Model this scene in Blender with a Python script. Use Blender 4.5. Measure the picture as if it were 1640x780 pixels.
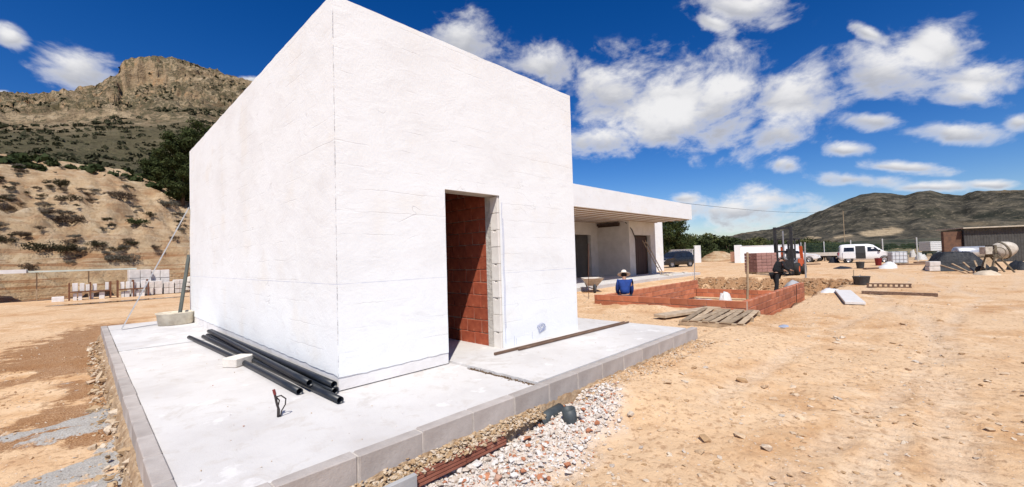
import bpy, bmesh, math, random
import numpy as np
from mathutils import Vector, Matrix, Euler
random.seed(7); rng = np.random.default_rng(11)
S = bpy.context.scene
for o in list(bpy.data.objects): bpy.data.objects.remove(o)
COL = S.collection

# ------------------------------------------------------------ camera
CAM = np.array([-1.83544, -4.33525, 1.33]); FPX = 665.95
YAW, PITCH, ROLL = 0.769329, 0.0325741, -0.0300464
_cy, _sy, _cp, _sp = math.cos(YAW), math.sin(YAW), math.cos(PITCH), math.sin(PITCH)
FW = np.array([_cy*_cp, _sy*_cp, _sp]); _r = np.array([_sy, -_cy, 0.]); _u = np.cross(_r, FW)
RT = _r*math.cos(ROLL) + _u*math.sin(ROLL); UP = _u*math.cos(ROLL) - _r*math.sin(ROLL)
cd = bpy.data.cameras.new('camera'); cam = bpy.data.objects.new('camera', cd); COL.objects.link(cam)
cd.sensor_width = 36; cd.lens = FPX/1640*36; cd.clip_start = 0.05; cd.clip_end = 20000
m = Matrix.Identity(4)
for i in range(3): m[i][0], m[i][1], m[i][2], m[i][3] = RT[i], UP[i], -FW[i], CAM[i]
cam.matrix_world = m; S.camera = cam
def ray(x, y):
    d = FW*FPX + RT*(x-820) - UP*(y-390); return d/np.linalg.norm(d)
def on(x, y, axis, v):                      # photo pixel -> point on the plane axis = v
    d = ray(x, y); return CAM + d*((v-CAM[axis])/d[axis])
def G(x, y, z=-0.3): return on(x, y, 2, z)  # ... on the ground
def D(x, y, dep):                           # ... at a given depth
    d = ray(x, y); return CAM + d*(dep/(d@FW))

# ------------------------------------------------------------ light
SUN_DIR = Vector((0.40, 0.405, -0.822)).normalized()
sl = bpy.data.lights.new('sun', 'SUN'); sl.energy = 5.0; sl.angle = math.radians(0.53); sl.color = (1.0, 0.955, 0.87)
sun = bpy.data.objects.new('sun', sl); COL.objects.link(sun)
sun.rotation_euler = SUN_DIR.to_track_quat('-Z', 'Y').to_euler(); sun.location = (-30, -30, 60)
S.view_settings.view_transform = 'Standard'; S.view_settings.look = 'None'
S.view_settings.exposure = 0.12; S.view_settings.gamma = 1; S.view_settings.use_curve_mapping = False

# ------------------------------------------------------------ node helper
class NT:
    def __init__(s, tree): s.t = tree; s.L = tree.links.new
    def n(s, typ, **k):
        nd = s.t.nodes.new('ShaderNode'+typ)
        for a, v in k.items():
            if a.startswith('i_'):
                key = a[2:]; key = int(key) if key.isdigit() else key.replace('_', ' ')
                s.put(nd.inputs[key], v)
            else: setattr(nd, a, v)
        return nd
    def put(s, sock, v):
        if hasattr(v, 'is_linked') or hasattr(v, 'links'): s.L(v, sock)
        else: sock.default_value = v
    def math(s, op, a, b=0., clamp=False):
        nd = s.n('Math', operation=op, use_clamp=clamp); s.put(nd.inputs[0], a); s.put(nd.inputs[1], b); return nd.outputs[0]
    def vm(s, op, a, b=(0, 0, 0)):
        nd = s.n('VectorMath', operation=op); s.put(nd.inputs[0], a); s.put(nd.inputs[1], b)
        return nd.outputs['Value'] if op in ('LENGTH', 'DOT_PRODUCT', 'DISTANCE') else nd.outputs[0]
    def noise(s, vec, scale, detail=4., rough=.55, dist=0.):
        nd = s.n('TexNoise'); s.put(nd.inputs['Vector'], vec); nd.inputs['Scale'].default_value = scale
        nd.inputs['Detail'].default_value = detail; nd.inputs['Roughness'].default_value = rough; nd.inputs['Distortion'].default_value = dist
        return nd.outputs['Fac']
    def smooth(s, v, lo, hi, a=0., b=1.):
        nd = s.n('MapRange', interpolation_type='SMOOTHSTEP'); s.put(nd.inputs[0], v)
        for i, q in enumerate((lo, hi, a, b)): nd.inputs[1+i].default_value = q
        return nd.outputs[0]
    def mix(s, f, a, b, blend='MIX'):
        nd = s.n('Mix', data_type='RGBA', blend_type=blend); s.put(nd.inputs[0], f)
        s.put(nd.inputs[6], a if hasattr(a, 'links') else (*a[:3], 1)); s.put(nd.inputs[7], b if hasattr(b, 'links') else (*b[:3], 1)); return nd.outputs[2]
    def ramp(s, f, stops):
        nd = s.n('ValToRGB'); s.put(nd.inputs[0], f); e = nd.color_ramp.elements
        while len(e) < len(stops): e.new(.5)
        for q, (p, c) in zip(e, stops): q.position = p; q.color = (*c[:3], 1)
        return nd.outputs[0]

# ------------------------------------------------------------ world: sky with drifting cumulus
W = bpy.data.worlds.new('World'); S.world = W; W.use_nodes = True
w = NT(W.node_tree); W.node_tree.nodes.clear()
sky = w.n('TexSky', sky_type='NISHITA', sun_disc=False, sun_elevation=math.radians(55.3), sun_rotation=math.radians(225), altitude=300, air_density=1.0, dust_density=.35, ozone_density=2.6)
tc = w.n('TexCoord'); dirv = tc.outputs['Generated']
blobs = [(1075,165,150,78,0),(985,150,85,62,8),(1150,175,95,82,0),(1060,205,90,42,0),(975,228,85,30,0),(1262,160,75,66,0),(1250,212,65,30,0),
 (1420,118,95,36,18),(1505,80,85,46,12),(1560,130,80,40,8),(1552,158,75,20,10),(1190,14,85,30,6),(1140,36,40,14,20),(742,62,62,42,0),(880,105,68,34,0),
 (118,115,78,40,-12),(18,62,28,20,0),(2,150,20,8,0),(1525,212,84,18,4),(1395,193,58,15,3),(1350,240,40,12,2),(1265,264,32,15,8),(1370,288,90,14,6),(1440,268,80,11,4),
 (1190,340,125,30,0),(1232,318,80,20,5),(1098,318,32,11,0),(1490,300,72,9,0),(1580,296,42,8,0),(1392,54,42,10,25),(1632,195,26,15,0),(400,128,22,7,0),(660,180,60,30,0)]
ext = [(c, e) for c in (115, 160, 205, 250, 295, 335) for e in (14, 36)]
F = T = None
def add_blob(c, e1, e2, a, b):
    global F, T
    rot = Matrix((c, e1, e2)).transposed().to_euler()
    mp = w.n('Mapping', vector_type='TEXTURE'); w.L(dirv, mp.inputs[0])
    mp.inputs['Location'].default_value = c; mp.inputs['Rotation'].default_value = rot; mp.inputs['Scale'].default_value = (0.9, a, b)
    f = w.vm('LENGTH', mp.outputs[0]); t = w.vm('DISTANCE', mp.outputs[0], (0, 0, .62))
    if F is None: F, T = f, t
    else:
        nd = w.n('Math', operation='SMOOTH_MIN'); w.L(F, nd.inputs[0]); w.L(f, nd.inputs[1]); nd.inputs[2].default_value = .25; F = nd.outputs[0]
        T = w.math('MINIMUM', T, t)
for (x, y, hw, hh, tilt) in blobs:
    c = Vector(ray(x, y)); e1 = Vector(ray(x+hw, y)) - Vector(ray(x-hw, y)); a = e1.length/2
    e2 = Vector(ray(x, y-hh)) - Vector(ray(x, y+hh)); b = e2.length/2
    e1.normalize(); e1 = (e1 - c*e1.dot(c)).normalized(); e2 = c.cross(e1); e2 = e2 if e2.z > 0 else -e2
    q = Matrix.Rotation(math.radians(tilt), 3, c)
    e1 = q @ e1; e2 = q @ e2
    if Matrix((c, e1, e2)).determinant() < 0: e1 = -e1
    add_blob(c, e1, e2, a*1.12, b*1.15)
for k, (az, el) in enumerate(ext):
    az = math.radians(az + random.uniform(-16, 16)); el = math.radians(el + random.uniform(-5, 5))
    c = Vector((math.cos(az)*math.cos(el), math.sin(az)*math.cos(el), math.sin(el))); e1 = Vector((0, 0, 1)).cross(c).normalized(); e2 = c.cross(e1)
    add_blob(c, e1, e2, random.uniform(.05, .16), random.uniform(.025, .06))
pl = w.n('VectorMath', operation='MULTIPLY'); w.L(dirv, pl.inputs[0]); pl.inputs[1].default_value = (1, 1, 1.7)
wn = w.n('TexNoise'); w.L(pl.outputs[0], wn.inputs['Vector']); wn.inputs['Scale'].default_value = 5.; wn.inputs['Detail'].default_value = 2
wv_ = w.vm('SCALE', w.vm('SUBTRACT', wn.outputs['Color'], (.5, .5, .5))); wv_.node.inputs['Scale'].default_value = .10
pv = w.vm('ADD', pl.outputs[0], wv_)
n1 = w.noise(pv, 10.0, 9, .56, 0.); n2 = w.noise(pv, 38., 6, .62)
dens = w.math('SUBTRACT', 1.06, F)
dens = w.math('ADD', dens, w.math('MULTIPLY', w.math('SUBTRACT', n1, .5), 2.35)); dens = w.math('ADD', dens, w.math('MULTIPLY', w.math('SUBTRACT', n2, .5), .9))
inner = w.math('MAXIMUM', w.math('SUBTRACT', 1.35, F), 0., True)
alpha = w.math('MULTIPLY', w.smooth(dens, -.02, .98), w.smooth(inner, 0., .3))
topl = w.math('ADD', w.math('SUBTRACT', 1.05, T), w.math('MULTIPLY', w.math('SUBTRACT', n1, .5), 1.6))
lit = w.smooth(topl, .0, .95)
thick = w.smooth(dens, .3, .95)
shade = w.math('MULTIPLY', thick, w.math('SUBTRACT', 1., lit))
ccol = w.mix(shade, (9.8, 9.7, 9.7), (4.9, 5.05, 5.6))
sk = w.n('HueSaturation'); w.L(sky.outputs[0], sk.inputs['Color']); sk.inputs['Saturation'].default_value = 1.42; sk.inputs['Value'].default_value = 1.0; sk.inputs['Hue'].default_value = .503
nrm_ = w.vm('SCALE', sk.outputs[0]); nrm_.node.inputs['Scale'].default_value = 1/7.
gm = w.n('Gamma'); w.L(nrm_, gm.inputs[0]); gm.inputs[1].default_value = 1.2
gs = w.vm('SCALE', gm.outputs[0]); gs.node.inputs['Scale'].default_value = 8.0
gs = w.vm('MULTIPLY', gs, (1.0, .93, 1.06))
out = w.mix(w.math('MULTIPLY', alpha, .96), gs, ccol)
W.cycles.sampling_method = 'MANUAL'; W.cycles.sample_map_resolution = 256
bg = w.n('Background'); w.L(out, bg.inputs[0]); bg.inputs[1].default_value = .085
wo = w.n('OutputWorld'); w.L(bg.outputs[0], wo.inputs[0])

# ------------------------------------------------------------ materials
MATS = {}
def mat(name, c1, c2=None, rough=.85, scale=6., detail=5., bump=.0, bscale=40., metal=0., spec=.3, rnd=.0, c3=None, coord='Object', stretch=(1, 1, 1), bdist=.01, trans=0.):
    if name in MATS: return MATS[name]
    mt = bpy.data.materials.new(name); mt.use_nodes = True; t = NT(mt.node_tree); bs = mt.node_tree.nodes['Principled BSDF']
    c2 = c2 or tuple(v*.75 for v in c1)
    tcn = t.n('TexCoord'); mp = t.n('Mapping'); t.L(tcn.outputs[coord], mp.inputs[0]); mp.inputs['Scale'].default_value = stretch; v = mp.outputs[0]
    nz = t.noise(v, scale, detail, .6)
    col = t.ramp(nz, [(.32, c2), (.62, c1)] + ([(.75, c3)] if c3 else []))
    if rnd:
        oi = t.n('ObjectInfo'); hs = t.n('HueSaturation'); t.L(col, hs.inputs['Color'])
        t.L(t.math('ADD', t.math('MULTIPLY', oi.outputs['Random'], rnd*2), 1-rnd), hs.inputs['Value']); col = hs.outputs[0]
    t.L(col, bs.inputs['Base Color']); bs.inputs['Metallic'].default_value = metal; bs.inputs['Specular IOR Level'].default_value = spec
    t.put(bs.inputs['Roughness'], t.math('ADD', t.math('MULTIPLY', nz, .2), rough-.1, True))
    if bump:
        b = t.n('Bump'); b.inputs['Strength'].default_value = bump; b.inputs['Distance'].default_value = bdist
        t.L(t.noise(v, bscale, 5, .65), b.inputs['Height']); t.L(b.outputs[0], bs.inputs['Normal'])
    if trans: bs.inputs['Transmission Weight'].default_value = trans
    MATS[name] = mt; return mt

# ------------------------------------------------------------ numpy noise
_P = np.random.default_rng(3).permutation(512); _P = np.concatenate([_P, _P, _P])
_GR = np.random.default_rng(4).normal(size=(512, 3)); _GR /= np.linalg.norm(_GR, axis=1)[:, None]
_G2 = np.stack([np.cos(np.arange(512)*2.399963), np.sin(np.arange(512)*2.399963)], 1)
def perlin(x, y, z=0.):
    if np.ndim(z) == 0:
        x = np.asarray(x, float); y = np.asarray(y, float); xi, yi = np.floor(x).astype(np.int32), np.floor(y).astype(np.int32); fx, fy = x-xi, y-yi; zi = int(math.floor(z*7.31))
        u, v = [f*f*f*(f*(f*6-15)+10) for f in (fx, fy)]; r = 0
        for a in (0, 1):
            for b in (0, 1):
                g = _G2[_P[(_P[(xi+a+zi) % 512] + yi+b) % 512]]; r = r + (g[..., 0]*(fx-a) + g[..., 1]*(fy-b))*(u if a else 1-u)*(v if b else 1-v)
        return r*1.5
    x, y, z = np.broadcast_arrays(np.asarray(x, float), np.asarray(y, float), np.asarray(z, float))
    xi, yi, zi = np.floor(x).astype(int), np.floor(y).astype(int), np.floor(z).astype(int); fx, fy, fz = x-xi, y-yi, z-zi
    u, v, q = [f*f*f*(f*(f*6-15)+10) for f in (fx, fy, fz)]; r = 0
    for a in (0, 1):
        for b in (0, 1):
            for c in (0, 1):
                h = _P[(_P[(_P[(xi+a) % 512] + yi+b) % 512] + zi+c) % 512]; g = _GR[h]
                r = r + (g[..., 0]*(fx-a) + g[..., 1]*(fy-b) + g[..., 2]*(fz-c))*(u if a else 1-u)*(v if b else 1-v)*(q if c else 1-q)
    return r*1.5
def fbm(x, y, z=0., o=4, lac=2.03, g=.5, ridged=False):
    s = 0; a = 1.; f = 1.; tot = 0
    for k in range(o):
        n = perlin(np.asarray(x)*f+17.3*k, np.asarray(y)*f+9.1*k, z*f if np.ndim(z) else z+k*1.7)
        s = s + a*((1-2*np.abs(n)) if ridged else n); tot += a; a *= g; f *= lac
    return s/tot
def sstep(v, a, b): t = np.clip((np.asarray(v, float)-a)/(b-a), 0, 1); return t*t*(3-2*t)

# ------------------------------------------------------------ mesh helpers
def link(name, me, mt=None, parent=None, smooth=False):
    if mt and not me.materials: me.materials.append(mt)
    me.polygons.foreach_set('use_smooth', [bool(smooth)]*len(me.polygons))
    o = bpy.data.objects.new(name, me); COL.objects.link(o); o.parent = parent; return o
def npmesh(name, V, Fq):
    V = np.asarray(V, np.float32); Fq = np.asarray(Fq, np.int32); k = Fq.shape[1]; me = bpy.data.meshes.new(name)
    me.vertices.add(len(V)); me.vertices.foreach_set('co', V.ravel()); me.loops.add(Fq.size); me.loops.foreach_set('vertex_index', Fq.ravel())
    me.polygons.add(len(Fq)); me.polygons.foreach_set('loop_start', np.arange(0, Fq.size, k)); me.polygons.foreach_set('loop_total', np.full(len(Fq), k))
    me.update(calc_edges=True); me.validate(); return me
def grid_faces(nu, nv):
    i = np.arange(nu-1)[:, None]*nv + np.arange(nv-1)[None, :]; i = i.ravel()
    return np.stack([i, i+nv, i+nv+1, i+1], 1)
class MB:
    def __init__(s): s.v = []; s.f = []
    def add(s, vs, fs): b = len(s.v); s.v += [tuple(v) for v in vs]; s.f += [tuple(b+i for i in f) for f in fs]; return s
    def box(s, lo, hi, rot=None, piv=None):
        (x0, y0, z0), (x1, y1, z1) = lo, hi
        vs = [Vector((x, y, z)) for x in (x0, x1) for y in (y0, y1) for z in (z0, z1)]
        if rot is not None:
            c = Vector(piv) if piv is not None else Vector(((x0+x1)/2, (y0+y1)/2, (z0+z1)/2)); vs = [rot @ (v-c) + c for v in vs]
        return s.add(vs, [(0, 1, 3, 2), (4, 6, 7, 5), (0, 4, 5, 1), (2, 3, 7, 6), (0, 2, 6, 4), (1, 5, 7, 3)])
    def bar(s, p0, p1, w, h, up=(0, 0, 1)):            # rectangular bar between two points
        p0, p1 = Vector(p0), Vector(p1); d = (p1-p0).normalized(); upv = Vector(up)
        if abs(d.dot(upv)) > .98: upv = Vector((1, 0, 0))
        a = d.cross(upv).normalized()*(w/2); b = a.cross(d).normalized()*(h/2)
        vs = [p+sa*a+sb*b for p in (p0, p1) for sa, sb in ((-1, -1), (1, -1), (1, 1), (-1, 1))]
        return s.add(vs, [(0, 3, 2, 1), (4, 5, 6, 7), (0, 1, 5, 4), (1, 2, 6, 5), (2, 3, 7, 6), (3, 0, 4, 7)])
    def tube(s, path, r, n=8, caps=True):
        P = [Vector(p) for p in path]; R = r if isinstance(r, (list, tuple)) else [r]*len(P); base = len(s.v); prev = None
        for i, p in enumerate(P):
            d = (P[min(i+1, len(P)-1)]-P[max(i-1, 0)]).normalized()
            a = prev - d*prev.dot(d) if prev else (Vector((0, 0, 1)) if abs(d.z) < .9 else Vector((1, 0, 0))); a = a - d*a.dot(d); a.normalize(); prev = a; b = d.cross(a)
            s.v += [tuple(p + (a*math.cos(t)+b*math.sin(t))*R[i]) for t in [2*math.pi*k/n for k in range(n)]]
        for i in range(len(P)-1):
            for k in range(n): s.f.append((base+i*n+k, base+i*n+(k+1) % n, base+(i+1)*n+(k+1) % n, base+(i+1)*n+k))
        if caps: s.f.append(tuple(base+k for k in range(n))[::-1]); s.f.append(tuple(base+(len(P)-1)*n+k for k in range(n)))
        return s
    def pipe(s, path, r, t, n=14):                      # hollow tube
        P = [Vector(p) for p in path]; b = len(s.v); s.tube(P, r, n, False); c = len(s.v); s.tube(P, r-t, n, False)
        s.f[-(len(P)-1)*n:] = [f[::-1] for f in s.f[-(len(P)-1)*n:]]; m_ = (len(P)-1)*n
        for k in range(n):
            s.f.append((b+k, c+k, c+(k+1) % n, b+(k+1) % n)); s.f.append((b+m_+k, b+m_+(k+1) % n, c+m_+(k+1) % n, c+m_+k))
        return s
    def lathe(s, prof, n=20, c=(0, 0, 0), axis='z', sq=(1, 1)):
        base = len(s.v)
        for (r, z) in prof:
            for k in range(n):
                t = 2*math.pi*k/n; q = (r*math.cos(t)*sq[0], r*math.sin(t)*sq[1], z)
                if axis == 'x': q = (q[2], q[0], q[1])
                if axis == 'y': q = (q[0], q[2], q[1])
                s.v.append((q[0]+c[0], q[1]+c[1], q[2]+c[2]))
        for i in range(len(prof)-1):
            for k in range(n): s.f.append((base+i*n+k, base+i*n+(k+1) % n, base+(i+1)*n+(k+1) % n, base+(i+1)*n+k))
        return s
    def prism(s, poly, h0, h1, axis='z'):               # polygon extruded along an axis
        def q(a, b, h): return {'z': (a, b, h), 'y': (a, h, b), 'x': (h, a, b)}[axis]
        n = len(poly); b = len(s.v); s.v += [q(*p, h0) for p in poly] + [q(*p, h1) for p in poly]
        s.f += [tuple(b+i for i in range(n))[::-1], tuple(b+n+i for i in range(n))] + [(b+i, b+(i+1) % n, b+n+(i+1) % n, b+n+i) for i in range(n)]; return s
    def mesh(s, name='m', fix=True):
        me = bpy.data.meshes.new(name); me.from_pydata(s.v, [], s.f); me.update()
        if fix:
            bm = bmesh.new(); bm.from_mesh(me); bmesh.ops.recalc_face_normals(bm, faces=bm.faces); bm.to_mesh(me); bm.free()
        return me
    def build(s, name, mt, parent=None, smooth=False, bevel=0.):
        me = s.mesh(name)
        if bevel:
            bm = bmesh.new(); bm.from_mesh(me); bmesh.ops.bevel(bm, geom=bm.edges[:], offset=bevel, segments=1, affect='EDGES', clamp_overlap=True); bm.to_mesh(me); bm.free()
        return link(name, me, mt, parent, smooth)
_cb = {}
def chamfer_mesh(sx, sy, sz, b, wob=0., key=0):          # chamfered block, origin at its centre, cached
    k = (round(sx, 4), round(sy, 4), round(sz, 4), b, wob, key)
    if k in _cb: return _cb[k]
    r = random.Random(hash(k)); bm = bmesh.new(); X, Y, Z = sx/2, sy/2, sz/2
    for a in (-1, 1):
        for c in (-1, 1):
            for d in (-1, 1):
                w_ = [r.uniform(-wob, wob) for _ in range(3)]
                for q in ((X, Y-b, Z-b), (X-b, Y, Z-b), (X-b, Y-b, Z)): bm.verts.new((a*q[0]+w_[0], c*q[1]+w_[1], d*q[2]+w_[2]))
    bmesh.ops.convex_hull(bm, input=bm.verts[:]); me = bpy.data.meshes.new('block'); bm.to_mesh(me); bm.free(); _cb[k] = me; return me
def inst(name, me, loc, mt=None, parent=None, rot=(0, 0, 0), scale=None):
    if mt and not me.materials: me.materials.append(mt)
    o = bpy.data.objects.new(name, me); COL.objects.link(o); o.location = loc; o.rotation_euler = rot; o.parent = parent
    if scale is not None: o.scale = scale if hasattr(scale, '__len__') else (scale,)*3
    return o
def tag(o, label, cat, group=None):
    o['label'] = label; o['category'] = cat
    if group: o['group'] = group
    return o
def struct(o): o['kind'] = 'structure'; return o
def stuff(o, label=None, cat=None):
    o['kind'] = 'stuff'
    if label: o['label'] = label; o['category'] = cat
    return o
def thing(name, label, cat, loc=(0, 0, 0), rz=0., group=None):
    o = bpy.data.objects.new(name, None); COL.objects.link(o); o.location = loc; o.rotation_euler = (0, 0, rz); o.empty_display_size = .1
    return tag(o, label, cat, group)
def copy_tree(o, parent=None):
    c = o.copy(); COL.objects.link(c); c.parent = parent
    for ch in [q for q in bpy.data.objects if q.parent == o]: copy_tree(ch, c)
    return c

# ============================================================ terrain
def tracks(x, y):                                            # wheel tracks left by the site traffic
    r = 0
    for (a, b, c, w_) in ((-5.0, .085, .35, .16), (-6.7, .07, .35, .17), (-3.2, -.16, .2, .13), (-2.0, -.15, .25, .13), (-4.2, .02, .5, .12)):
        d = y-(a+b*x+c*np.sin(x*.35+a)); r = np.maximum(r, np.exp(-(d/w_)**4)*sstep(fbm(x/1.7, y/1.7, a, 2)+.30, 0, .35))
    return r*sstep(-y, 1.9, 2.5)*sstep(x, -1, 1)
def gz(x, y, fine=True):
    x = np.asarray(x, float); y = np.asarray(y, float)
    z = -0.30 + .035*fbm(x/4.1, y/4.1, 0, 3)
    z = z - .13*sstep(-x, 1.2, 1.7)*sstep(y, -6, -2)*sstep(-y, -14, -9)                      # lower yard on the left of the slab
    near = sstep(-y, 1.3, 1.55)*(1-sstep(-y, 1.9, 3.2))
    z = z - .09*near*sstep(x, -4, -2)*(1-sstep(x, .9, 2.0)) + .10*near*sstep(x, 1.75, 2.6)*(1-sstep(x, 6.5, 9))
    z = z + .07*np.exp(-((x-2.15)/.5)**2-((y+1.85)/.28)**2)
    n = fbm(x/.9, y/.9, 3.1, 3)
    pit = sstep(x+.5*n, 9.95, 10.4)*(1-sstep(x+1.1*n, 21.9, 22.5))*sstep(y+.3*n, -1.75, -1.35)*(1-sstep(y+.35*n, 3.15, 3.5))
    pit = np.maximum(pit, sstep(x+.4*n, 17.6, 18.2)*(1-sstep(x+1.1*n, 22.0, 22.6))*sstep(y+.4*n, -2.1, -1.6)*(1-sstep(y+.4*n, 4.4, 5.1)))
    z = z - .55*pit + .16*np.exp(-((x-9.75)/.35)**2)*sstep(y, -1.6, -.6)*(1-sstep(y, 2.2, 3.2))*(.6+.8*n)
    z = z + .18*np.exp(-((x-23.6)/.7)**2)*sstep(y, -3, -2)*(1-sstep(y, 4.5, 6))
    if fine:
        fade = 1/(1+((x-1)**2+(y+2)**2)/400.)
        z = z + .032*fbm(x/.42, y/.42, 5, 3)*fade + .014*fbm(x/.11, y/.11, 8, 3)*fade
        z = z + .02*np.clip(fbm(x/.23, y/.23, 2.2, 3)-.18, 0, 1)*fade*2
        z = z - .022*tracks(x, y)*(1+.5*np.sin((x+.4*y)*2*np.pi/.16))*(1-sstep(np.hypot(x, y), 16, 26))
        dd = (x*.97+y*.24); rut = np.sin((-.24*x+.97*y)*2*np.pi/1.9)                         # faint wheel tracks across the yard
        z = z + .012*rut*sstep(-y, 2.6, 4)*(1-sstep(dd, 14, 22))*fbm(x/2, y/2, 1, 2)
    return z
def graded(lo, a, b, hi, d, g=1.07):
    c = list(np.arange(a, b, d)); s = d; p = c[-1]; up = []; s = d
    while p < hi: s *= g; p += s; up.append(p)
    dn = []; s = d; p = a
    while p > lo: s *= g; p -= s; dn.append(p)
    return np.array(dn[::-1]+c+up)
gx = graded(-3000, -3.6, 6.5, 4200, .04, 1.045); gy = graded(-400, -4.4, -.9, 4000, .04, 1.03)
XX, YY = np.meshgrid(gx, gy, indexing='ij')
ZZ = gz(XX, YY)
def blobmask(pts, z=-.42, soft=.35, ns=.35):
    r = np.zeros_like(XX)
    for (px, py, rx, ry) in pts:
        c = G(px, py, z); d = np.sqrt(((XX-c[0])/rx)**2 + ((YY-c[1])/ry)**2) + ns*fbm(XX/.45, YY/.45, px, 4)
        r = np.maximum(r, 1-sstep(d, 1-soft, 1+soft))
    return r
wet_and_shade = blobmask([(120,560,1.1,2.2),(60,588,1.0,1.3),(170,540,.8,2.2),(20,640,.4,.4),(150,620,.55,.7),(60,700,.8,.35),(170,690,.4,.4),(110,665,.5,.5),(30,590,1.3,1.0)], soft=.85)
wet_and_shade *= 1-blobmask([(40,640,.45,.42),(20,600,.3,.4)], soft=.3)
grey = blobmask([(165,665,.30,.30),(135,690,.50,.16),(45,697,.50,.09),(140,752,.42,.22),(200,712,.20,.25),(175,778,.55,.25),(75,778,.45,.14)], soft=.75, ns=.9)
nb_ = fbm(XX/.5, YY/.5, 3.1, 4)
wet_and_shade = np.maximum(wet_and_shade, .9*sstep(XX+1.1*nb_, 21.3, 21.9)*(1-sstep(XX+.6*nb_, 22.9, 23.6))*sstep(YY+.6*nb_, -2.6, -1.9)*(1-sstep(YY+.6*nb_, 4.4, 5.2)))  # far pit bank: shade of its crumbly overhang painted as dark brown soil
wet_and_shade = np.maximum(wet_and_shade, .55*np.exp(-((YY+1.55)/.35)**2)*sstep(XX, 11.5, 13)*(1-sstep(XX, 18.5, 20)))  # darker brown strip along the foot of the long foundation wall
white = blobmask([(800,725,.75,.42),(900,690,.55,.30),(960,665,.3,.2),(740,765,.6,.35),(850,660,.5,.2),(830,755,.65,.32),(940,690,.4,.25)], -.38, soft=.7, ns=.7)
ZZ += .05*grey*(XX < 0)*(.7+.6*fbm(XX/.07, YY/.07, 4, 3)) + .03*white
rr = np.hypot(XX, YY); green = sstep(rr, 66, 100)*sstep(fbm(XX/25, YY/25, 0, 3)+.35, 0., .35)
me = npmesh('ground', np.stack([XX, YY, ZZ], -1).reshape(-1, 3), grid_faces(len(gx), len(gy)))
for nm, ar in (('track', tracks(XX, YY)), ('wet_and_shade', wet_and_shade), ('grey', grey), ('white', white), ('green', green)):
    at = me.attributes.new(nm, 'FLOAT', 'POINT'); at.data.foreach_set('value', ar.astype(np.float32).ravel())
gm_ = bpy.data.materials.new('sandy_ground'); gm_.use_nodes = True; t = NT(gm_.node_tree); bs = gm_.node_tree.nodes['Principled BSDF']
v = t.n('TexCoord').outputs['Object']
big = t.noise(v, .22, 4, .6); mid = t.noise(v, 1.7, 6, .65); fin = t.noise(v, 14, 6, .7); vf = t.noise(v, 75, 4, .7)
c = t.ramp(mid, [(.30, (.45, .235, .105)), (.45, (.575, .355, .185)), (.56, (.67, .455, .27)), (.72, (.76, .585, .40))])
c = t.mix(t.smooth(big, .42, .62), c, (.66, .46, .28))
c = t.mix(t.smooth(fin, .36, .49, .8, 0.), c, (.37, .215, .115), 'MIX')
c = t.mix(t.smooth(vf, .58, .72, 0., .7), c, (.72, .58, .42))
vo = t.n('TexVoronoi'); t.L(v, vo.inputs['Vector']); vo.inputs['Scale'].default_value = 26; vo.inputs['Randomness'].default_value = 1
peb = t.math('MULTIPLY', t.smooth(vo.outputs['Distance'], .16, .26, 1., 0.), t.smooth(t.n('SeparateColor', i_0=vo.outputs['Color']).outputs[0], .72, .78))
c = t.mix(peb, c, (.66, .54, .42))
c = t.mix(t.math('MULTIPLY', t.n('Attribute', attribute_name='track').outputs['Fac'], .5), c, t.ramp(fin, [(.35, (.50, .36, .24)), (.6, (.66, .52, .38))]))
A = lambda nm: t.n('Attribute', attribute_name=nm).outputs['Fac']
edge_ = t.noise(v, 3.6, 10, .72)
break_ = lambda nm, lo, hi, k: t.smooth(t.math('ADD', A(nm), t.math('MULTIPLY', t.math('SUBTRACT', edge_, .5), k)), lo, hi)
c = t.mix(t.math('MULTIPLY', break_('wet_and_shade', .34, .60, 2.1), t.smooth(vf, .35, .62, 1., .6)), c, t.ramp(vf, [(.32, (.15, .065, .025)), (.55, (.27, .13, .055)), (.70, (.44, .27, .14))]))
c = t.mix(t.math('MULTIPLY', break_('grey', .34, .58, 2.6), t.smooth(fin, .3, .45, .75, 1.)), c, t.ramp(vf, [(.3, (.25, .235, .215)), (.55, (.42, .40, .37)), (.72, (.56, .535, .50))]))
c = t.mix(t.math('MULTIPLY', A('white'), .8), c, t.ramp(fin, [(.3, (.45, .38, .32)), (.6, (.70, .66, .62))]))
c = t.mix(A('green'), c, t.ramp(mid, [(.35, (.075, .085, .035)), (.65, (.17, .15, .075))]))
t.L(c, bs.inputs['Base Color']); bs.inputs['Specular IOR Level'].default_value = .15
t.put(bs.inputs['Roughness'], .93)
b1 = t.n('Bump'); b1.inputs['Strength'].default_value = .8; b1.inputs['Distance'].default_value = .03; t.L(fin, b1.inputs['Height'])
b2 = t.n('Bump'); b2.inputs['Strength'].default_value = .6; b2.inputs['Distance'].default_value = .008; t.L(t.math('ADD', vf, peb), b2.inputs['Height']); t.L(b1.outputs[0], b2.inputs['Normal']); t.L(b2.outputs[0], bs.inputs['Normal'])
ground = struct(link('ground', me, gm_, None, True)); ground['label'] = 'sandy ochre building site ground'

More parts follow.
